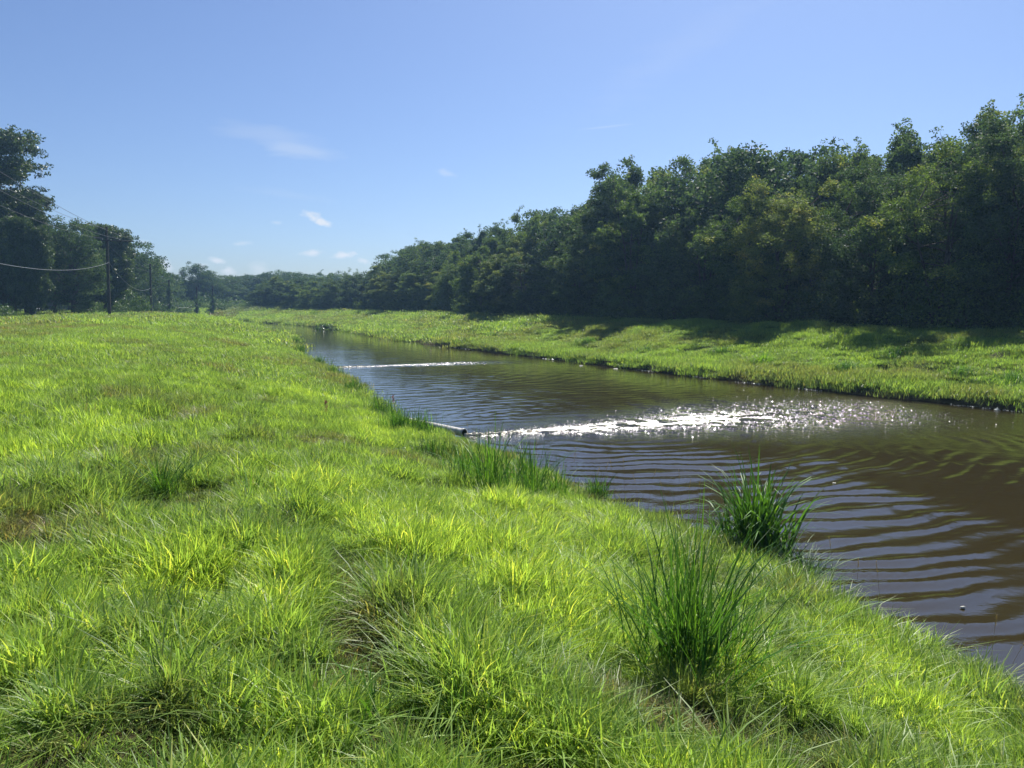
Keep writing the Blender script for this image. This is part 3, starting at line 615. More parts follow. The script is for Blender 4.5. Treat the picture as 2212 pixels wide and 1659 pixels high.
# ------------------------------------------------------------------ debris and shore weeds
def lump(name, loc, sx, sy, sz, mat, seed, parent=None):
    r_ = random.Random(seed); V = []; F = []; n, mm_ = 9, 6
    for i in range(mm_ + 1):
        for j in range(n):
            ph = math.pi * i / mm_; th = 2 * math.pi * j / n; q = 1 + r_.uniform(-.3, .3) * (0 < i < mm_)
            V.append((sx * math.sin(ph) * math.cos(th) * q, sy * math.sin(ph) * math.sin(th) * q, sz * math.cos(ph) * q))
    for i in range(mm_):
        for j in range(n): F.append((i * n + j, i * n + (j + 1) % n, (i + 1) * n + (j + 1) % n, (i + 1) * n + j))
    return link(name, mesh_np(name, V, F, mat, smooth=False), parent, loc)
M_deb = simple('pale_litter', (.6, .58, .5), .6, noise=.3, nscale=30)
for i, (dx, dy, sx, lab) in enumerate([(2080, 1314, .018, 'small pale scrap floating near the bottom right water edge'), (1802, 1045, .022, 'tiny white fleck afloat in the brown water right of centre'), (1255, 790, .07, 'pale litter washed against the opposite bank'), (1330, 797, .08, 'line of pale litter along the opposite bank foot'), (600, 700, .3, 'pale mud spit by the distant bank shrubs')]):
    p = wpix(dx, dy); o_ = lump('floating_debris', (p[0], p[1], ZW + .01), sx * 1.6, sx * .9, .012 + sx * .1, M_deb if i < 4 else M_mud, i); tag(o_, lab, 'debris')

# ------------------------------------------------------------------ leaves, trees, shrubs
def leaf_quads(C, Ln, Wd, rg_, droop=0.0, out=None):
    n = len(C); a = rg_.normal(size=(n, 3)); a[:, 2] -= droop * 2; a /= np.linalg.norm(a, axis=1)[:, None]
    b = rg_.normal(size=(n, 3)); b = np.cross(a, b); b /= np.linalg.norm(b, axis=1)[:, None]
    s = rg_.uniform(.65, 1.3, n)[:, None]
    V = np.stack([C - a * Ln * s / 2, C + b * Wd * s / 2 - a * Ln * s * .05, C + a * Ln * s / 2, C - b * Wd * s / 2 - a * Ln * s * .05], 1).reshape(-1, 3)
    return V, np.arange(4 * n).reshape(n, 4)
def tube_np(pts, r0, r1, seg=6):
    pts = np.asarray(pts, float); V = []; n = len(pts)
    for i in range(n):
        d = pts[min(i + 1, n - 1)] - pts[max(i - 1, 0)]; d /= np.linalg.norm(d) + 1e-9
        u = np.cross(d, [0, .3, 1]) if abs(d[2]) < .9 else np.cross(d, [1, 0, 0]); u /= np.linalg.norm(u); v = np.cross(u, d); rr = r0 + (r1 - r0) * i / (n - 1)
        for q in range(seg): a = q * 2 * math.pi / seg; V.append(pts[i] + (u * math.cos(a) + v * math.sin(a)) * rr)
    F = [(i * seg + q, i * seg + (q + 1) % seg, (i + 1) * seg + (q + 1) % seg, (i + 1) * seg + q) for i in range(n - 1) for q in range(seg)]
    return np.array(V), np.array(F)
class Wood:
    def __init__(s): s.V = []; s.F = []; s.n = 0
    def add(s, pts, r0, r1, seg=6):
        V, F = tube_np(pts, r0, r1, seg); s.V.append(V); s.F.append(F + s.n); s.n += len(V)
    def mesh(s, name, mat): return mesh_np(name, np.concatenate(s.V), np.concatenate(s.F), mat, smooth=True)
def crown_from(clumps, rg_, dens, Ln, Wd, mat, name='crown', droop=0.0, flat=.75, maxn=60000):
    Cs, cl = [], []
    for c_ in clumps:
        p, r = c_[0], c_[1]; n = max(6, int(dens * r * r * (c_[2] if len(c_) > 2 else 1))); d = rg_.normal(size=(n, 3)); d /= np.linalg.norm(d, axis=1)[:, None]
        rad = r * (rg_.random(n) ** .45)[:, None]; q = p + d * rad * np.array([1, 1, flat]); Cs.append(q); cl.append(np.full(n, np.clip(rg_.normal(.42, .2), 0, 1)))
    C = np.concatenate(Cs); cl = np.concatenate(cl)
    if len(C) > maxn: k_ = rg_.choice(len(C), maxn, replace=False); C = C[k_]; cl = cl[k_]
    V, F = leaf_quads(C, Ln, Wd, rg_, droop); return mesh_np(name, V, F, mat, {'cv': np.repeat(rg_.random(len(C)), 4), 'cl': np.repeat(cl, 4)})
def gen_wall(seed, H=12.0, Rm=3.0, dens=150, Ln=.17, Wd=.105, base=.5):
    """bank tree: several leaders, foliage from the ground to ragged spires"""
    r_ = np.random.default_rng(seed); wd = Wood(); cl = []
    nl = r_.integers(4, 7)
    for k_ in range(nl):
        ang = r_.random() * 6.28; spread = r_.uniform(.1, .55) * Rm if k_ else 0; hh = H * (1 if k_ == 0 else r_.uniform(.62, .97))
        pts = [np.array([math.cos(ang) * spread * tt ** 1.3 + r_.normal(0, .1) * tt, math.sin(ang) * spread * tt ** 1.3 + r_.normal(0, .1) * tt, hh * tt * .97]) for tt in np.linspace(0, 1, 9)]
        wd.add(pts[:8], .16 if k_ == 0 else .1, .02, 6)
        P = np.array(pts); zz = base
        while zz < hh:
            tt = zz / hh; c = np.array([np.interp(tt, np.linspace(0, 1, 9), P[:, i]) for i in range(3)])
            rr = Rm * (np.interp(tt, [0, .15, .45, .75, 1], [.62, .8, .78, .48, .1])) * r_.uniform(.45, 1.1) * (.8 if k_ else 1)
            for q in range(2 if tt < .85 else 1):
                a = r_.random() * 6.28; tip = c + np.array([math.cos(a) * rr, math.sin(a) * rr, rr * r_.uniform(.1, .55)])
                if r_.random() < .35: wd.add([c, (c + tip) / 2 + [0, 0, .1], tip], .03, .008, 4)
                crr = np.interp(tt, [0, .6, 1], [.85, .72, .42]) * r_.uniform(.65, 1.3)
                cl.append((tip, crr)); cl.append((c + r_.normal(0, .15, 3), crr * .8)) if tt > .6 else None;
                if rr > 1.1: cl.append((c * .45 + tip * .55 + r_.normal(0, .2, 3), crr * .9))
            zz += r_.uniform(.38, .62)
    return crown_from(cl, r_, dens, Ln, Wd, M_leaf, maxn=52000), wd.mesh('trunk', M_bark)
def gen_lobed(seed, H=12.0, Rm=3.6, mat=None, dens=150, Ln=.17, Wd=.105, ntop=5):
    """broad bank tree: overlapping rounded masses of foliage from the ground up, small ragged sprays on top"""
    r_ = np.random.default_rng(seed); wd = Wood(); cl = []
    nst = int(r_.integers(2, 5)); stems = []
    for k_ in range(nst):
        a = r_.random() * 6.28; sp_ = Rm * r_.uniform(.1, .55); hh = H * (.88 if k_ == 0 else r_.uniform(.6, .85))
        pts = np.array([[math.cos(a) * sp_ * tt ** 1.2, math.sin(a) * sp_ * tt ** 1.2, hh * tt] for tt in np.linspace(0, 1, 8)]) + np.cumsum(r_.normal(0, .06, (8, 3)), 0) * [1, 1, 0]
        wd.add(pts, .17 if k_ == 0 else .12, .03, 6); stems.append(pts)
    lobes = []
    for i in range(34):
        tt = (i + .5) / 34 * .93; a = r_.random() * 6.28; env = Rm * np.interp(tt, [0, .2, .5, .75, 1], [.7, .85, 1, .85, .35]) * r_.uniform(.35, 1.0)
        lobes.append((np.array([math.cos(a) * env, math.sin(a) * env, .5 + H * .93 * tt]), np.interp(tt, [0, .5, .85, 1], [1.35, 1.3, .95, .6]) * r_.uniform(.75, 1.3)))
    for i in range(ntop):
        P = stems[i % nst]; top = P[-1]; a = r_.random() * 6.28; lobes.append((top + np.array([math.cos(a) * Rm * .4, math.sin(a) * Rm * .4, r_.uniform(.1, .21) * H - .3]) * [1, 1, r_.uniform(.2, 1)], r_.uniform(.35, .75)))
    for (c, lr) in lobes:
        P = stems[int(r_.integers(nst))]; k_ = int(np.argmin(np.abs(P[:, 2] - max(.3, c[2] - lr)))); wd.add([P[k_], (P[k_] + c) / 2 + [0, 0, .1], c], .045, .012, 4)
        m_ = int(9 + 9 * lr * lr); tone = r_.normal(0, .1)
        for j in range(m_):
            d = r_.normal(size=3); d /= np.linalg.norm(d); p = c + d * lr * r_.uniform(.55, 1.0) * [1, 1, .8]; p[2] = max(p[2], .15); cl.append((p, r_.uniform(.3, .58)))
    for i in range(22):                # thin twigs with loose sprays that fray the outline
        c, lr = lobes[int(r_.integers(16, len(lobes)))]; a = r_.random() * 6.28; d = np.array([math.cos(a) * .5, math.sin(a) * .5, 1.0]) * r_.uniform(.6, 1.0); q = c + d * lr * .7
        L_ = r_.uniform(.5, 1.25); wd.add([q, q + d * L_ * .5 + r_.normal(0, .05, 3), q + d * L_], .02, .006, 4)
        for u in (.2, .5, .8, 1.05): cl.append((q + d * L_ * u + r_.normal(0, .1, 3), r_.uniform(.16, .34), .8))
    return crown_from(cl, r_, dens, Ln, Wd, mat or M_leaf, maxn=56000), wd.mesh('trunk', M_bark)
def gen_round(seed, H, Rm, dens=110, Ln=.22, Wd=.14, base=1.5, mat=None, n=190, crr=.85, squash=.6, trunk=.28, tiers=None):
    r_ = np.random.default_rng(seed); wd = Wood(); cl = []; zc = (H + base) / 2; hz = (H - base) / 2
    wd.add([(0, 0, -.3), (.05, 0, H * .3), (.1, .1, H * .55), (0, 0, H * .8)], trunk, trunk * .25, 8)
    lob = [(r_.normal(size=3), r_.uniform(.2, .45)) for _ in range(7)]
    for i in range(n):
        d = r_.normal(size=3); d /= np.linalg.norm(d)
        k_ = r_.random() ** .28
        bulge = 1 + sum(a * max(0, float(np.dot(d, v / np.linalg.norm(v)))) ** 5 for v, a in lob) - .15
        p = np.array([d[0] * Rm * k_ * bulge, d[1] * Rm * k_ * bulge, zc + d[2] * hz * k_ * min(1.1, bulge)])
        p[2] = min(max(p[2], base * .8), H)
        cl.append((p, crr * r_.uniform(.6, 1.25)))
        if i % 5 == 0: s0 = np.array([0, 0, max(base * .6, min(H * .7, p[2] * .6))]); wd.add([s0, s0 * .5 + p * .5 + [0, 0, .15], p], trunk * .3, .015, 5)
    return crown_from(cl, r_, dens, Ln, Wd, mat or M_leaf, flat=squash, maxn=45000), wd.mesh('trunk', M_bark)
def gen_cypress(seed, H, Rm, base, dens=230):
    """layered crown of drooping sprays with gaps of sky between the tiers"""
    r_ = np.random.default_rng(seed); wd = Wood(); cl = []
    wd.add([(0, 0, -.3), (0, 0, .6), (.1, 0, H * .4), (0, .1, H * .75), (0, 0, H * .96)], .62, .08, 10)
    zz = base
    while zz < H:
        tt = (zz - base) / (H - base); rr = Rm * np.interp(tt, [0, .1, .35, .6, .8, .93, 1], [.55, .8, .8, .95, 1, .75, .3]); nb = 13 if tt < .6 else 9
        for q in range(nb):
            a = r_.random() * 6.28; ln = rr * r_.uniform(.6, 1.1); d = np.array([math.cos(a), math.sin(a), 0]); s0 = np.array([0, 0, zz])
            rise = r_.uniform(.05, .3); tip = s0 + d * ln + [0, 0, ln * rise]; midp = s0 + d * ln * .5 + [0, 0, ln * (rise + .1) * .6]; wd.add([s0, midp, tip], .11, .02, 5)
            m_ = int(5 + ln * 1.6)
            for i in range(m_):
                u = (i + .5) / m_; 
                if u < .18: continue
                p = s0 * (1 - u) + tip * u + r_.normal(0, .35, 3) + [0, 0, .25 * ln * .3 * math.sin(u * 3.14)]
                cl.append((p, r_.uniform(.55, 1.0)))
                if r_.random() < .75: cl.append((p - [0, 0, r_.uniform(.4, 1.1)], r_.uniform(.3, .5)))
        zz += r_.uniform(.8, 1.25) if tt < .55 else r_.uniform(1.35, 2.1)
    return crown_from(cl, r_, dens, .38, .15, M_cyp, droop=.45, flat=.7, maxn=130000), wd.mesh('trunk', M_bark)
def gen_shrub(seed, H, Rm, mat, dens=160, Ln=.13, Wd=.085, n=70):
    r_ = np.random.default_rng(seed); wd = Wood(); cl = []
    for i in range(n):
        d = r_.normal(size=3); d[2] = abs(d[2]); d /= np.linalg.norm(d); k_ = r_.random() ** .35; p = np.array([d[0] * Rm * k_, d[1] * Rm * k_, max(.15, d[2] * (H - .3) * k_)]) * r_.uniform(.8, 1.08); cl.append((p, .22 * H * r_.uniform(.5, 1) ** 1.0 if H < 2 else r_.uniform(.35, .7)))
        if i % 8 == 0: wd.add([(0, 0, -.1), p * .5 + [0, 0, .1], p], .03, .008, 4)
    return crown_from(cl, r_, dens, Ln, Wd, mat, name='foliage', flat=.8, maxn=22000), wd.mesh('stems', M_bark)

def plant_tree(kind, x_, y_, meshes, s_xy, s_z, rz, label, cat='tree', group=None, parts=('crown', 'trunk'), z_=None):
    root = empty(kind, (x_, y_, (ground(x_, y_) if z_ is None else z_) - .05), rz); root.scale = (s_xy, s_xy, s_z)
    for nm, me in zip(parts, meshes): o_ = bpy.data.objects.new(nm, me); COL.objects.link(o_); o_.parent = root
    return tag(root, label, cat, group)

MATS = [M_leaf, M_leaf3, M_leaf2]
wall = [gen_lobed(40 + i, 12, 3.6 + .3 * (i % 3), MATS[i % 3], dens=420) for i in range(7)] + [gen_wall(47, 12, 3.1), gen_wall(48, 12, 3.4)]
wall_close = [gen_lobed(60 + i, 12, 3.7, MATS[(i + 1) % 3], dens=620, Ln=.13, Wd=.085) for i in range(4)]
oak = [gen_round(80 + i, 11, 3.9, mat=M_leaf3, dens=150) for i in range(3)]
# skyline of the right hand trees in the photograph (x, y of the tops)
sky_x = [560, 600, 640, 680, 740, 800, 850, 920, 980, 1000, 1060, 1100, 1160, 1230, 1260, 1290, 1330, 1400, 1480, 1500, 1550, 1600, 1650, 1700, 1750, 1780, 1850, 1900, 1950, 2050, 2080, 2150, 2212, 2400, 2700]
sky_y = [598, 590, 594, 596, 582, 585, 545, 513, 545, 495, 498, 480, 452, 462, 430, 400, 360, 322, 335, 372, 320, 308, 325, 302, 318, 330, 318, 290, 242, 240, 250, 222, 215, 170, 100]
rr_ = random.Random(4)
def mesh_top(me):
    a = np.empty(len(me.vertices) * 3, np.float32); me.vertices.foreach_get('co', a); return float(np.percentile(a[2::3], 99.75))
TOPS = {}
farn = []
for i in range(len(FAR) - 1): farn.append(FAR[i])
FP = np.array(FAR); fs = np.concatenate([[0], np.cumsum(np.hypot(*np.diff(FP, axis=0).T))])
def along(s, off):
    px = np.interp(s, fs, FP[:, 0]); py = np.interp(s, fs, FP[:, 1]); qx = np.interp(s + 2, fs, FP[:, 0]); qy = np.interp(s + 2, fs, FP[:, 1])
    t_ = np.array([qx - px, qy - py]); t_ /= np.hypot(*t_); return px + t_[1] * off, py - t_[0] * off
def photo_x(x_, y_): return ((x_ / y_) * FPX / .9944 + 512) / .4629
named = {  # labels of the trees that stand out on the skyline, by photo x
    1400: 'tall ragged tree whose open airy top rises above its neighbours',
    920: 'dense rounded tree at the left end of the tall wood, below the small clouds',
    1600: 'tall tree with two feathery spires right of the notch in the skyline',
    1180: 'tree with thin upright tips in the middle of the canal side wood',
    1960: 'tall open tree with sky showing through its top near the right end',
    2150: 'highest tree of the wood at the right edge of the picture',
    2060: 'bushy topped tree just left of the highest tree at the right edge', 1040: 'square shouldered dark tree right of the gap beside the rounded tree',
    1300: 'slim leaning tree stepping up towards the tall ragged tree', 1750: 'broad flat topped tree in the highest stretch of the wood', 800: 'low tree where the canal side wood meets the distant trees'}
used = set(); tree_i = 0
for row, (off, s0, step, hf) in enumerate([(12.6, 0, 4.4, (.62, .88)), (16.6, 2.2, 4.3, (.92, 1.03)), (21.5, 1, 5.0, (.9, 1.01)), (28, 1, 6, (.86, .98)), (35, 1, 7, (.8, .95))]):
    s_ = 58.0 + s0
    while s_ < fs[-1] - 190:
        x_, y_ = along(s_ + rr_.uniform(-1.3, 1.3), off + rr_.uniform(-1.2, 1.2)); step_ = step * rr_.uniform(.8, 1.2) * (1 if y_ < 130 else 1.25)
        s_ += step_
        if y_ > 3:
            dx = photo_x(x_, y_); ty_ = max(np.interp(dx + q_, sky_x, sky_y) for q_ in (-22, 0, 22)) if row != 2 else np.interp(dx, sky_x, sky_y); Ht = top_height(ty_, y_) - ground(x_, y_)
            Ht = min(max(Ht, 6.5), 17 if y_ < 120 else 14)
        else: dx = 99999; Ht = 12
        if y_ < -22 or (0 < dx < 560) or (row > 2 and y_ > 75) or (row == 2 and y_ > 150): continue
        Ht *= rr_.uniform(*hf)
        if row == 0 and dx < 900: Ht *= 1.05
        close = y_ < 52 and row < 2
        ms = rr_.choice(wall_close) if close else (rr_.choice(oak) if (rr_.random() < .22 and row > 0) else rr_.choice(wall))
        base_h = TOPS.setdefault(ms[0].name, mesh_top(ms[0]))
        label = None
        if row == 1:
            for nx_, lb in named.items():
                if nx_ not in used and abs(dx - nx_) < 45: label = lb; used.add(nx_); break
        grp = None
        if label is None:
            label = ['leafy dark green tree in the front row of the wood lining the opposite bank', 'dark green tree in the middle of the wood lining the opposite bank', 'tree deeper inside the wood lining the opposite bank', 'tree at the back of the wood lining the opposite bank'][min(row, 3)]
            grp = ['front row of bank trees', 'second row of bank trees', 'third row of bank trees', 'back row of bank trees'][min(row, 3)]
        sc_ = Ht / base_h; sxy = max(.8, min(1.15, sc_)) * rr_.uniform(.9, 1.1) * (1.05 if y_ < 110 else 1.2)
        plant_tree('broadleaf_tree', x_, y_, ms, sxy, sc_, rr_.random() * 6.28, label, group=grp); tree_i += 1
# undergrowth along the foot of the wood
under = [gen_shrub(130 + i, 3.0, 2.0, M_leaf, dens=110, Ln=.16, Wd=.1) for i in range(3)]
s_ = 60.0
while s_ < fs[-1] - 200:
    x_, y_ = along(s_, 11.6 + rr_.uniform(-.4, 1.2)); s_ += 2.9
    for of_ in (19.5, 26):
        if y_ < 90:
            x2, y2 = along(s_, of_); plant_tree('shrub', x2, y2, rr_.choice(under), 1.3, rr_.uniform(1.1, 1.6), rr_.random() * 6.28, 'dark bush in the undergrowth at the foot of the opposite wood', 'bush', 'undergrowth bushes under the bank trees', ('foliage', 'stems'))
    if y_ > 0: plant_tree('shrub', x_, y_, rr_.choice(under), rr_.uniform(.8, 1.2), rr_.uniform(.6, 1.25), rr_.random() * 6.28, 'dark bush in the undergrowth at the foot of the opposite wood', 'bush', 'undergrowth bushes under the bank trees', ('foliage', 'stems'))

def tree_at(kind, dx, dtop, Y, Rm, meshes, base_h, base_r, label, cat='tree', group=None, parts=('crown', 'trunk'), rz=0):
    x_, y_ = at_depth(dx, Y); H_ = top_height(dtop, Y) - ground(x_, y_)
    if cat == 'tree': base_h = TOPS.setdefault(meshes[0].name, mesh_top(meshes[0]))
    return plant_tree(kind, x_, y_, meshes, Rm / base_r, H_ / base_h, rz, label, cat, group, parts)
cyp = gen_cypress(200, 24, 6.5, 4.2); cyp2 = gen_cypress(201, 14, 4.0, 2.5, 230)
tree_at('cypress_tree', -14, 284, 98, 8.0, cyp, 24, 6.5, 'huge dark cypress with layered drooping branches at the left edge')
tree_at('cypress_tree', 68, 470, 92, 2.6, cyp2, 14, 4.0, 'slimmer cypress with a thick bare trunk just right of the huge cypress')
oak_l = gen_round(210, 13, 4.3, dens=190, mat=M_leaf3, Ln=.2, Wd=.13, base=.3, n=260)
tree_at('oak_tree', 158, 470, 100, 4.6, oak_l, 13, 4.3, 'broad round evergreen with greyish leaves reaching the ground, left of the nearest power pole')
tree_at('oak_tree', 118, 480, 108, 4.0, oak[0], 11, 3.9, 'dark tree filling the gap behind the cypress and the broad evergreen')
tree_at('broadleaf_tree', 222, 488, 112, 4.2, cyp2, 14, 4.0, 'tall dark tree directly behind the nearest power pole', rz=1)
tree_at('broadleaf_tree', 270, 500, 136, 5.6, oak[1], 11, 3.9, 'dark rounded tree just right of the nearest power pole', rz=2)
tree_at('broadleaf_tree', 298, 535, 158, 6.0, oak[2], 11, 3.9, 'sloping dark tree left of the second power pole', rz=3)
tree_at('broadleaf_tree', 344, 570, 180, 2.8, gen_wall(220, 12, 2.4, dens=70), 12, 2.4, 'thin open crowned tree right of the second power pole')
tree_at('broadleaf_tree', 326, 570, 172, 5.0, oak[0], 11, 3.9, 'low dark tree behind the second power pole', rz=1)
for (dx, dt, Y_, rad, mi) in [(-70, 380, 110, 7, 0), (10, 400, 106, 4.6, 0), (30, 500, 112, 6, 1), (55, 450, 110, 3.2, 2), (90, 500, 135, 5.5, 2), (150, 500, 140, 5.5, 0), (205, 520, 145, 5.5, 1), (250, 545, 150, 5.5, 2), (300, 585, 185, 5.5, 0), (350, 612, 210, 5.5, 1)]:
    tree_at('broadleaf_tree', dx, dt, Y_, rad, oak[mi], 11, 3.9, 'shaded tree in the back row of the left hand wood', group='back row of the left wood', rz=dx)
# far end of the canal
for (dx, dt, Y_, rad, lb) in [(392, 600, 200, 5.2, 'low dark tree between the third and fourth power poles'), (432, 568, 200, 4.6, 'tall round headed dark tree at the far end of the field'), (466, 590, 205, 5.6, 'dark tree sloping down right of the tall round headed tree'),
                              (505, 596, 215, 5.6, 'far tree with a forked left limb above the canal bend'), (560, 590, 222, 6.5, 'distant grey green tree under the white cloud'), (600, 584, 226, 6.5, 'distant broad tree left of the bare twigged tree'),
                              (643, 588, 222, 6.0, 'distant tree at the seam between far trees and the canal side wood')]:
    tree_at('broadleaf_tree', dx, dt, Y_, rad, oak[int(dx) % 3], 11, 3.9, lb, rz=dx)
for i in range(26):
    dx = 340 + i * 16 + rr_.uniform(-5, 5); tree_at('broadleaf_tree', dx, np.interp(dx, [340, 500, 700], [610, 600, 592]) + rr_.uniform(-5, 8), 245 + rr_.uniform(-5, 30), 5.0, rr_.choice(oak + wall[:2]), 11.5, 3.7, 'tree in the distant row closing off the view beyond the canal bend', group='distant row beyond the canal bend', rz=i)
for i in range(22):        # the wood behind the left trees down to the horizon
    dx = -110 + i * 22 + rr_.uniform(-6, 6); tree_at('broadleaf_tree', dx, 600 + rr_.uniform(-18, 8), 175 + rr_.uniform(0, 25), 5.0, rr_.choice(oak), 11, 3.9, 'tree deep behind the left hand wood', group='deep row of the left wood', rz=i)
shr = [gen_shrub(230 + i, 4.0, 2.8, M_shrub, dens=120, Ln=.2, Wd=.13, n=110) for i in range(3)]
SP = ('foliage', 'stems')
for (dx, dt, Y_, rad, lb) in [(288, 622, 108, 2.7, 'large light green shrub between the first two power poles'), (262, 650, 104, 1.6, 'low yellow green shrub right of the nearest power pole'), (262, 640, 112, 2.4, 'leafy shrub behind the low yellow green shrub'),
                              (312, 655, 128, 1.4, 'dark green bush left of the foot of the second power pole'), (345, 648, 134, 2.0, 'vine covered bush right of the second power pole'), (380, 640, 172, 3.4, 'green thicket behind the third power pole'),
                              (400, 655, 170, 3.0, 'bright green thicket right of the third power pole'), (468, 645, 172, 2.4, 'dark vine draped bush standing forward at the field end'), (440, 625, 190, 4.0, 'tall vine covered thicket under the round headed tree'),
                              (505, 638, 190, 5, 'broad dark bush left of the canal bend'), (555, 640, 186, 5, 'medium green bush above the pale weeds'), (600, 648, 176, 4.5, 'smooth rounded hedge like bush above the canal bend'), (640, 646, 174, 4.5, 'feathery hedge like bush beside the canal side wood'), (575, 655, 178, 3.5, 'low bush in front of the rounded hedge like bush'),
                              (490, 655, 172, 3, 'low green bush just left of the pale weeds'), (180, 655, 99, 2.2, 'grey green bush spilling from the foot of the broad evergreen'), (207, 650, 101, 1.6, 'yellowish bush at the right foot of the broad evergreen'), (8, 648, 84, 1.6, 'leafy vine mound at the left edge under the huge cypress')]:
    tree_at('shrub', dx, dt, Y_, rad, shr[int(dx) % 3], 4.0, 2.8, lb, 'bush', None, SP, rz=dx)
# far shore shrubs on the mud spit
lowb = gen_shrub(250, 1.0, 1.3, M_shrub, dens=900, Ln=.12, Wd=.07)
for (dx, dy, sx, sz, lb) in [(597, 696, .9, 1.0, 'smallest dark round bush at the far water edge'), (648, 701, 1.0, 1.2, 'dark round bush on the far mud spit'), (722, 712, 2.4, 1.5, 'long dark mass of weeds along the far water edge'), (850, 722, 1.2, .6, 'low weeds at the foot of the far bank left of the tree shadow'), (1010, 740, 1.3, .6, 'low weeds at the foot of the opposite bank in mid picture'), (925, 732, 1.3, .8, 'dark low weed clump at the opposite water edge')]:
    p = wpix(dx, dy); dnn, dff = dn_df(np.array([p[0]]), np.array([p[1]])); x_, y_ = p[0], p[1]
    plant_tree('shrub', x_, y_, lowb, sx, sz, dx, lb, 'bush', None, SP, z_=ZW)
# brush, pale weeds at the field end
def weeds(dx0, dx1, Y0, Y1, n, h0, h1, mat, label, name):
    r_ = np.random.default_rng(int(dx0) + 1000); C = []; V = []; F = []; cv = []; cl = []; off = 0
    for i in range(n):
        x_, y_ = at_depth(r_.uniform(dx0, dx1), r_.uniform(Y0, Y1)); b_, f_, c_ = blades(26, .5, h0, h1, .07, (.1, .6), (.1, .6), seed=int(r_.integers(1e6)), segs=2); b_ = b_ + [x_, y_, ground(x_, y_)]; V.append(b_); F.append(f_ + off); off += len(b_); cv.append(c_); cl.append(np.full(len(b_), r_.random()))
    o_ = link(name, mesh_np(name, np.concatenate(V), np.concatenate(F), mat, {'cv': np.concatenate(cv), 'cl': np.concatenate(cl)})); tag(o_, label, 'weeds', kind='stuff')
weeds(492, 640, 158, 170, 330, .7, 1.6, M_reed, 'band of pale silvery green weeds at the canal bend', 'pale_weeds')
weeds(355, 510, 150, 165, 300, .5, 1.3, M_brown, 'reddish brown dry brush along the end of the field', 'dry_brush')
weeds(-40, 330, 84, 100, 160, .3, .8, M_shrub, 'ragged weeds under the left hand trees', 'weeds')

# ------------------------------------------------------------------ power poles and lines
def pole(dx, dbase, dtop, Y, label, arm=None, ivy=False):
    x_, y_ = at_depth(dx, Y); zg = ground(x_, y_); H_ = top_height(dtop, Y) - zg
    root = empty('power_pole', (x_, y_, zg)); tag(root, label, 'power pole')
    lean = .12
    link('shaft', tube_mesh('shaft', [(-lean, 0, -.5), (0, 0, H_ * .5), (lean, 0, H_)], .17, M_pole, 10, rads=[.2, .17, .13]), root)
    link('pole_cap', tube_mesh('pole_cap', [(lean, 0, H_), (lean, 0, H_ + .03)], .13, M_pole, 10, rads=[.13, .01]), root)
    info = dict(x=x_, y=y_, z=zg, H=H_)
    if arm:
        za = top_height(arm, Y) - zg; V = []; hw, hh, x0, x1 = .06, .075, -.5, 2.9
        av = Vector((.93, .37, 0)); pv = Vector((-.37, .93, 0))
        for xx in (x0, x1):
            for (a, b_) in ((-hw, -hh), (hw, -hh), (hw, hh), (-hw, hh)): V.append(av * xx + pv * (a - .22) + Vector((0, 0, za + b_)))
        F = [(0, 1, 2, 3), (7, 6, 5, 4)] + [(i, i + 4, (i + 1) % 4 + 4, (i + 1) % 4) for i in range(4)]
        link('crossarm', mesh_np('crossarm', [tuple(v) for v in V], F, M_pole), root)
        pts = []
        for xx in (-.35, 1.4, 2.75):
            c = av * xx + pv * -.22 + Vector((0, 0, za + .08)); link('insulator', tube_mesh('insulator', [c, c + Vector((0, 0, .04)), c + Vector((0, 0, .09)), c + Vector((0, 0, .1)), c + Vector((0, 0, .17))], .05, M_glass_ins, 8, rads=[.02, .05, .05, .03, .02]), root); pts.append(Vector((x_, y_, zg)) + c + Vector((0, 0, .17)))
        info['pins'] = pts
    if ivy:
        r_ = np.random.default_rng(int(dx)); cl = [(np.array([r_.normal(0, .25), r_.normal(0, .25), zz]), r_.uniform(.3, .65)) for zz in np.arange(.2, H_ * ivy, .22)]
        link('vines', crown_from(cl, r_, 800, .14, .09, M_shrub, name='vines'), root)
    return info
p1 = pole(237, 676, 490, 90, 'nearest and tallest power pole with a crossarm reaching right', arm=520)
p2 = pole(327, 675, 570, 124, 'second power pole from the left, slim and plain')
p3 = pole(366, 672, 604, 152, 'third power pole, shorter and wrapped in vines', ivy=.9)
p4 = pole(425, 672, 620, 160, 'fourth power pole, short and half buried in vines', ivy=.75)
p5 = pole(460, 668, 618, 166, 'fifth power pole at the field end, hung with vines', ivy=.8)
def span(a, b_, sag, n=26): a = Vector(a); b_ = Vector(b_); return [a.lerp(b_, i / n) - Vector((0, 0, sag * 4 * (i / n) * (1 - i / n))) for i in range(n + 1)]
def line(pts, rad, mat, label): o_ = link('power_line', tube_mesh('power_line', pts, rad, mat, 5)); return tag(o_, label, 'power line', 'wires strung along the pole line')
P0 = Vector((-24.5, 24, -.2))                 # the next pole towards the viewer, out of frame
def on(p, h_, dx=0): return Vector((p['x'] + dx, p['y'], p['z'] + h_))
pins = p1['pins']
line(span(P0 + Vector((-.3, 0, 9.6)), pins[0], 1.1) + span(pins[0], on(p2, p2['H'] - 1.2), .9)[1:] + span(on(p2, p2['H'] - 1.2), on(p3, p3['H'] - .6), .7)[1:], .014, M_wire, 'lowest of the thin wires on the crossarm')
line(span(P0 + Vector((1.3, .4, 9.6)), pins[1], 1.0) + span(pins[1], on(p2, p2['H'] - .6), .9)[1:], .014, M_wire, 'middle thin wire on the crossarm')
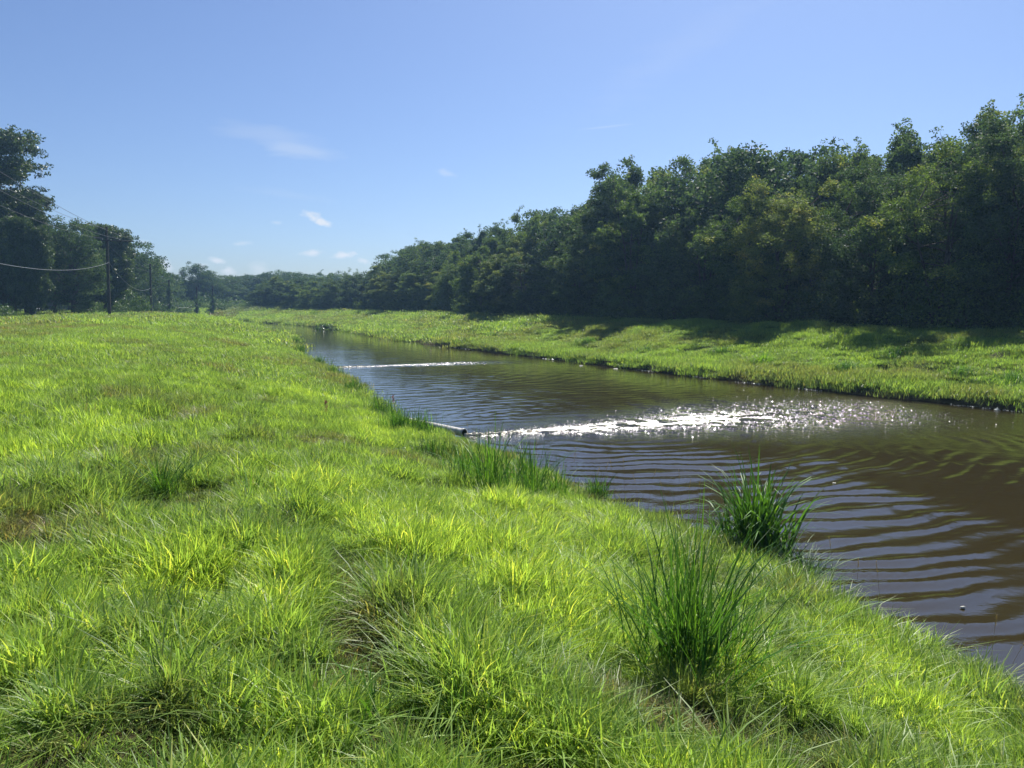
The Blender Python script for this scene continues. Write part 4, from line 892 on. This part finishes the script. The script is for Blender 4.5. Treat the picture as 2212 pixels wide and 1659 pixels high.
line(span(P0 + Vector((2.6, .8, 9.7)), pins[2], .8) + span(pins[2], on(p2, p2['H'] - .1), .9)[1:] + span(on(p2, p2['H'] - .1), on(p3, p3['H'] - .1), .7)[1:], .014, M_wire, 'outer thin wire at the tip of the crossarm')
line(span(P0 + Vector((.2, .4, 10.4)), on(p1, p1['H'] - .25, .12), .9), .014, M_wire, 'top thin wire fixed near the pole head')
h1 = top_height(567, 90) - p1['z']; h2 = top_height(622, 124) - p2['z']
line(span(P0 + Vector((.3, 0, 5.6)), on(p1, h1, .2), 1.7) + span(on(p1, h1, .2), on(p2, h2), 1.5)[1:] + span(on(p2, h2), on(p3, 4.2), 1.2)[1:] + span(on(p3, 4.2), on(p4, 4.2), .8)[1:], .017, M_cable, 'thick pale sagging cable low on the poles')

# ------------------------------------------------------------------ small things at the left edge
M_grey = simple('weathered_grey', (.32, .33, .34), .6)
def boxmesh(name, sx, sy, sz, mat, bev=.02):
    import bmesh
    bm = bmesh.new(); bmesh.ops.create_cube(bm, size=1, matrix=__import__('mathutils').Matrix.Diagonal((sx, sy, sz, 1)))
    bmesh.ops.bevel(bm, geom=bm.edges[:], offset=bev, segments=2, affect='EDGES'); me = bpy.data.meshes.new(name); bm.to_mesh(me); bm.free(); me.materials.append(mat); return me
x_, y_ = at_depth(76, 95); o_ = link('leaning_post', boxmesh('leaning_post', .12, .12, 1.5, M_grey), loc=(x_, y_, ground(x_, y_) + .6)); o_.rotation_euler = (0, R(35), 0); tag(o_, 'pale grey post leaning right beside the bare cypress trunk', 'post')
x_, y_ = at_depth(32, 96); o_ = link('thin_post', tube_mesh('thin_post', [(0, 0, -.2), (.03, 0, 1.2), (0, 0, 3.0)], .06, M_bark, 8, rads=[.07, .06, .05]), loc=(x_, y_, ground(x_, y_))); tag(o_, 'thin dark upright post left of the bare cypress trunk', 'post')
def vehicle(name, dx, Y_, rz, body_col, prof, wins, label, L_=4.5, W_=1.8):
    x_, y_ = at_depth(dx, Y_); root = empty(name, (x_, y_, ground(x_, y_)), rz); tag(root, label, name.split('_')[-1])
    def extr(nm, pr, y0, y1, mat, inset=0):
        n = len(pr); V = [(a, y0 + (inset if b_ > 1.0 else 0), b_) for a, b_ in pr] + [(a, y1 - (inset if b_ > 1.0 else 0), b_) for a, b_ in pr]
        me = bpy.data.meshes.new(nm); me.from_pydata(V, [], [tuple(range(n))[::-1], tuple(range(n, 2 * n))] + [(i, (i + 1) % n, (i + 1) % n + n, i + n) for i in range(n)]); me.materials.append(mat); return link(nm, me, root)
    extr('body', prof, -W_ / 2, W_ / 2, simple('car_paint', body_col, .25, metal=.3), .15)
    gl = simple('car_glass', (.02, .025, .03), .08)
    for wn in wins: extr('window', wn, -W_ / 2 + .02, W_ / 2 - .02, gl, .115)
    tyre = simple('tyre', (.015, .015, .015), .8); rim = simple('rim', (.5, .5, .52), .3, metal=.8)
    for xx in (-1.35, 1.4):
        for sy in (-1, 1):
            wq = link('wheel', tube_mesh('wheel', [(xx, sy * W_ / 2 - .2 * (sy > 0), .34), (xx, sy * W_ / 2 + .2 * (sy < 0), .34)], .34, tyre, 18), root)
            link('rim', tube_mesh('rim', [(xx, sy * (W_ / 2 + .012), .34), (xx, sy * (W_ / 2 - .0), .34)], .2, rim, 14, rads=[.02, .2]), wq)
suv = [(-2.2, .35), (2.2, .35), (2.25, .8), (2.1, 1.0), (1.1, 1.1), (.5, 1.65), (-1.7, 1.7), (-2.15, 1.05)]
vehicle('parked_car', 41, 150, 0, (.12, .13, .15), suv, [[(-1.95, 1.12), (-.6, 1.12), (-.6, 1.58), (-1.65, 1.58)], [(-.5, 1.12), (.9, 1.12), (.45, 1.56), (-.5, 1.58)]], 'dark parked car glinting on the lawn beyond the cypress trunks')
van = [(-2.3, .35), (2.3, .35), (2.35, 1.0), (1.9, 1.15), (1.4, 2.1), (-2.3, 2.15)]
vehicle('parked_van', 60, 154, 0, (.75, .75, .74), van, [[(.5, 1.2), (1.6, 1.2), (1.3, 1.9), (.5, 1.9)]], 'white van mostly hidden behind the bare cypress trunk')


# ------------------------------------------------------------------ blue haze volume added to stand in for a lens flare veil
hm, ht, ho = newmat('flare_veil'); pv = ht.nodes.new('ShaderNodeVolumePrincipled'); pv.inputs['Color'].default_value = (.36, .62, 1, 1)
pv.inputs['Density'].default_value = .0004; pv.inputs['Anisotropy'].default_value = .45; ht.links.new(pv.outputs[0], ho.inputs['Volume'])
hb = boxmesh('haze', 640, 420, 34, hm, .5); ho_ = link('haze', hb, loc=(-60, 160, 14)); tag(ho_, 'faint blue haze over the canal, added for the lens flare veil', kind='stuff')
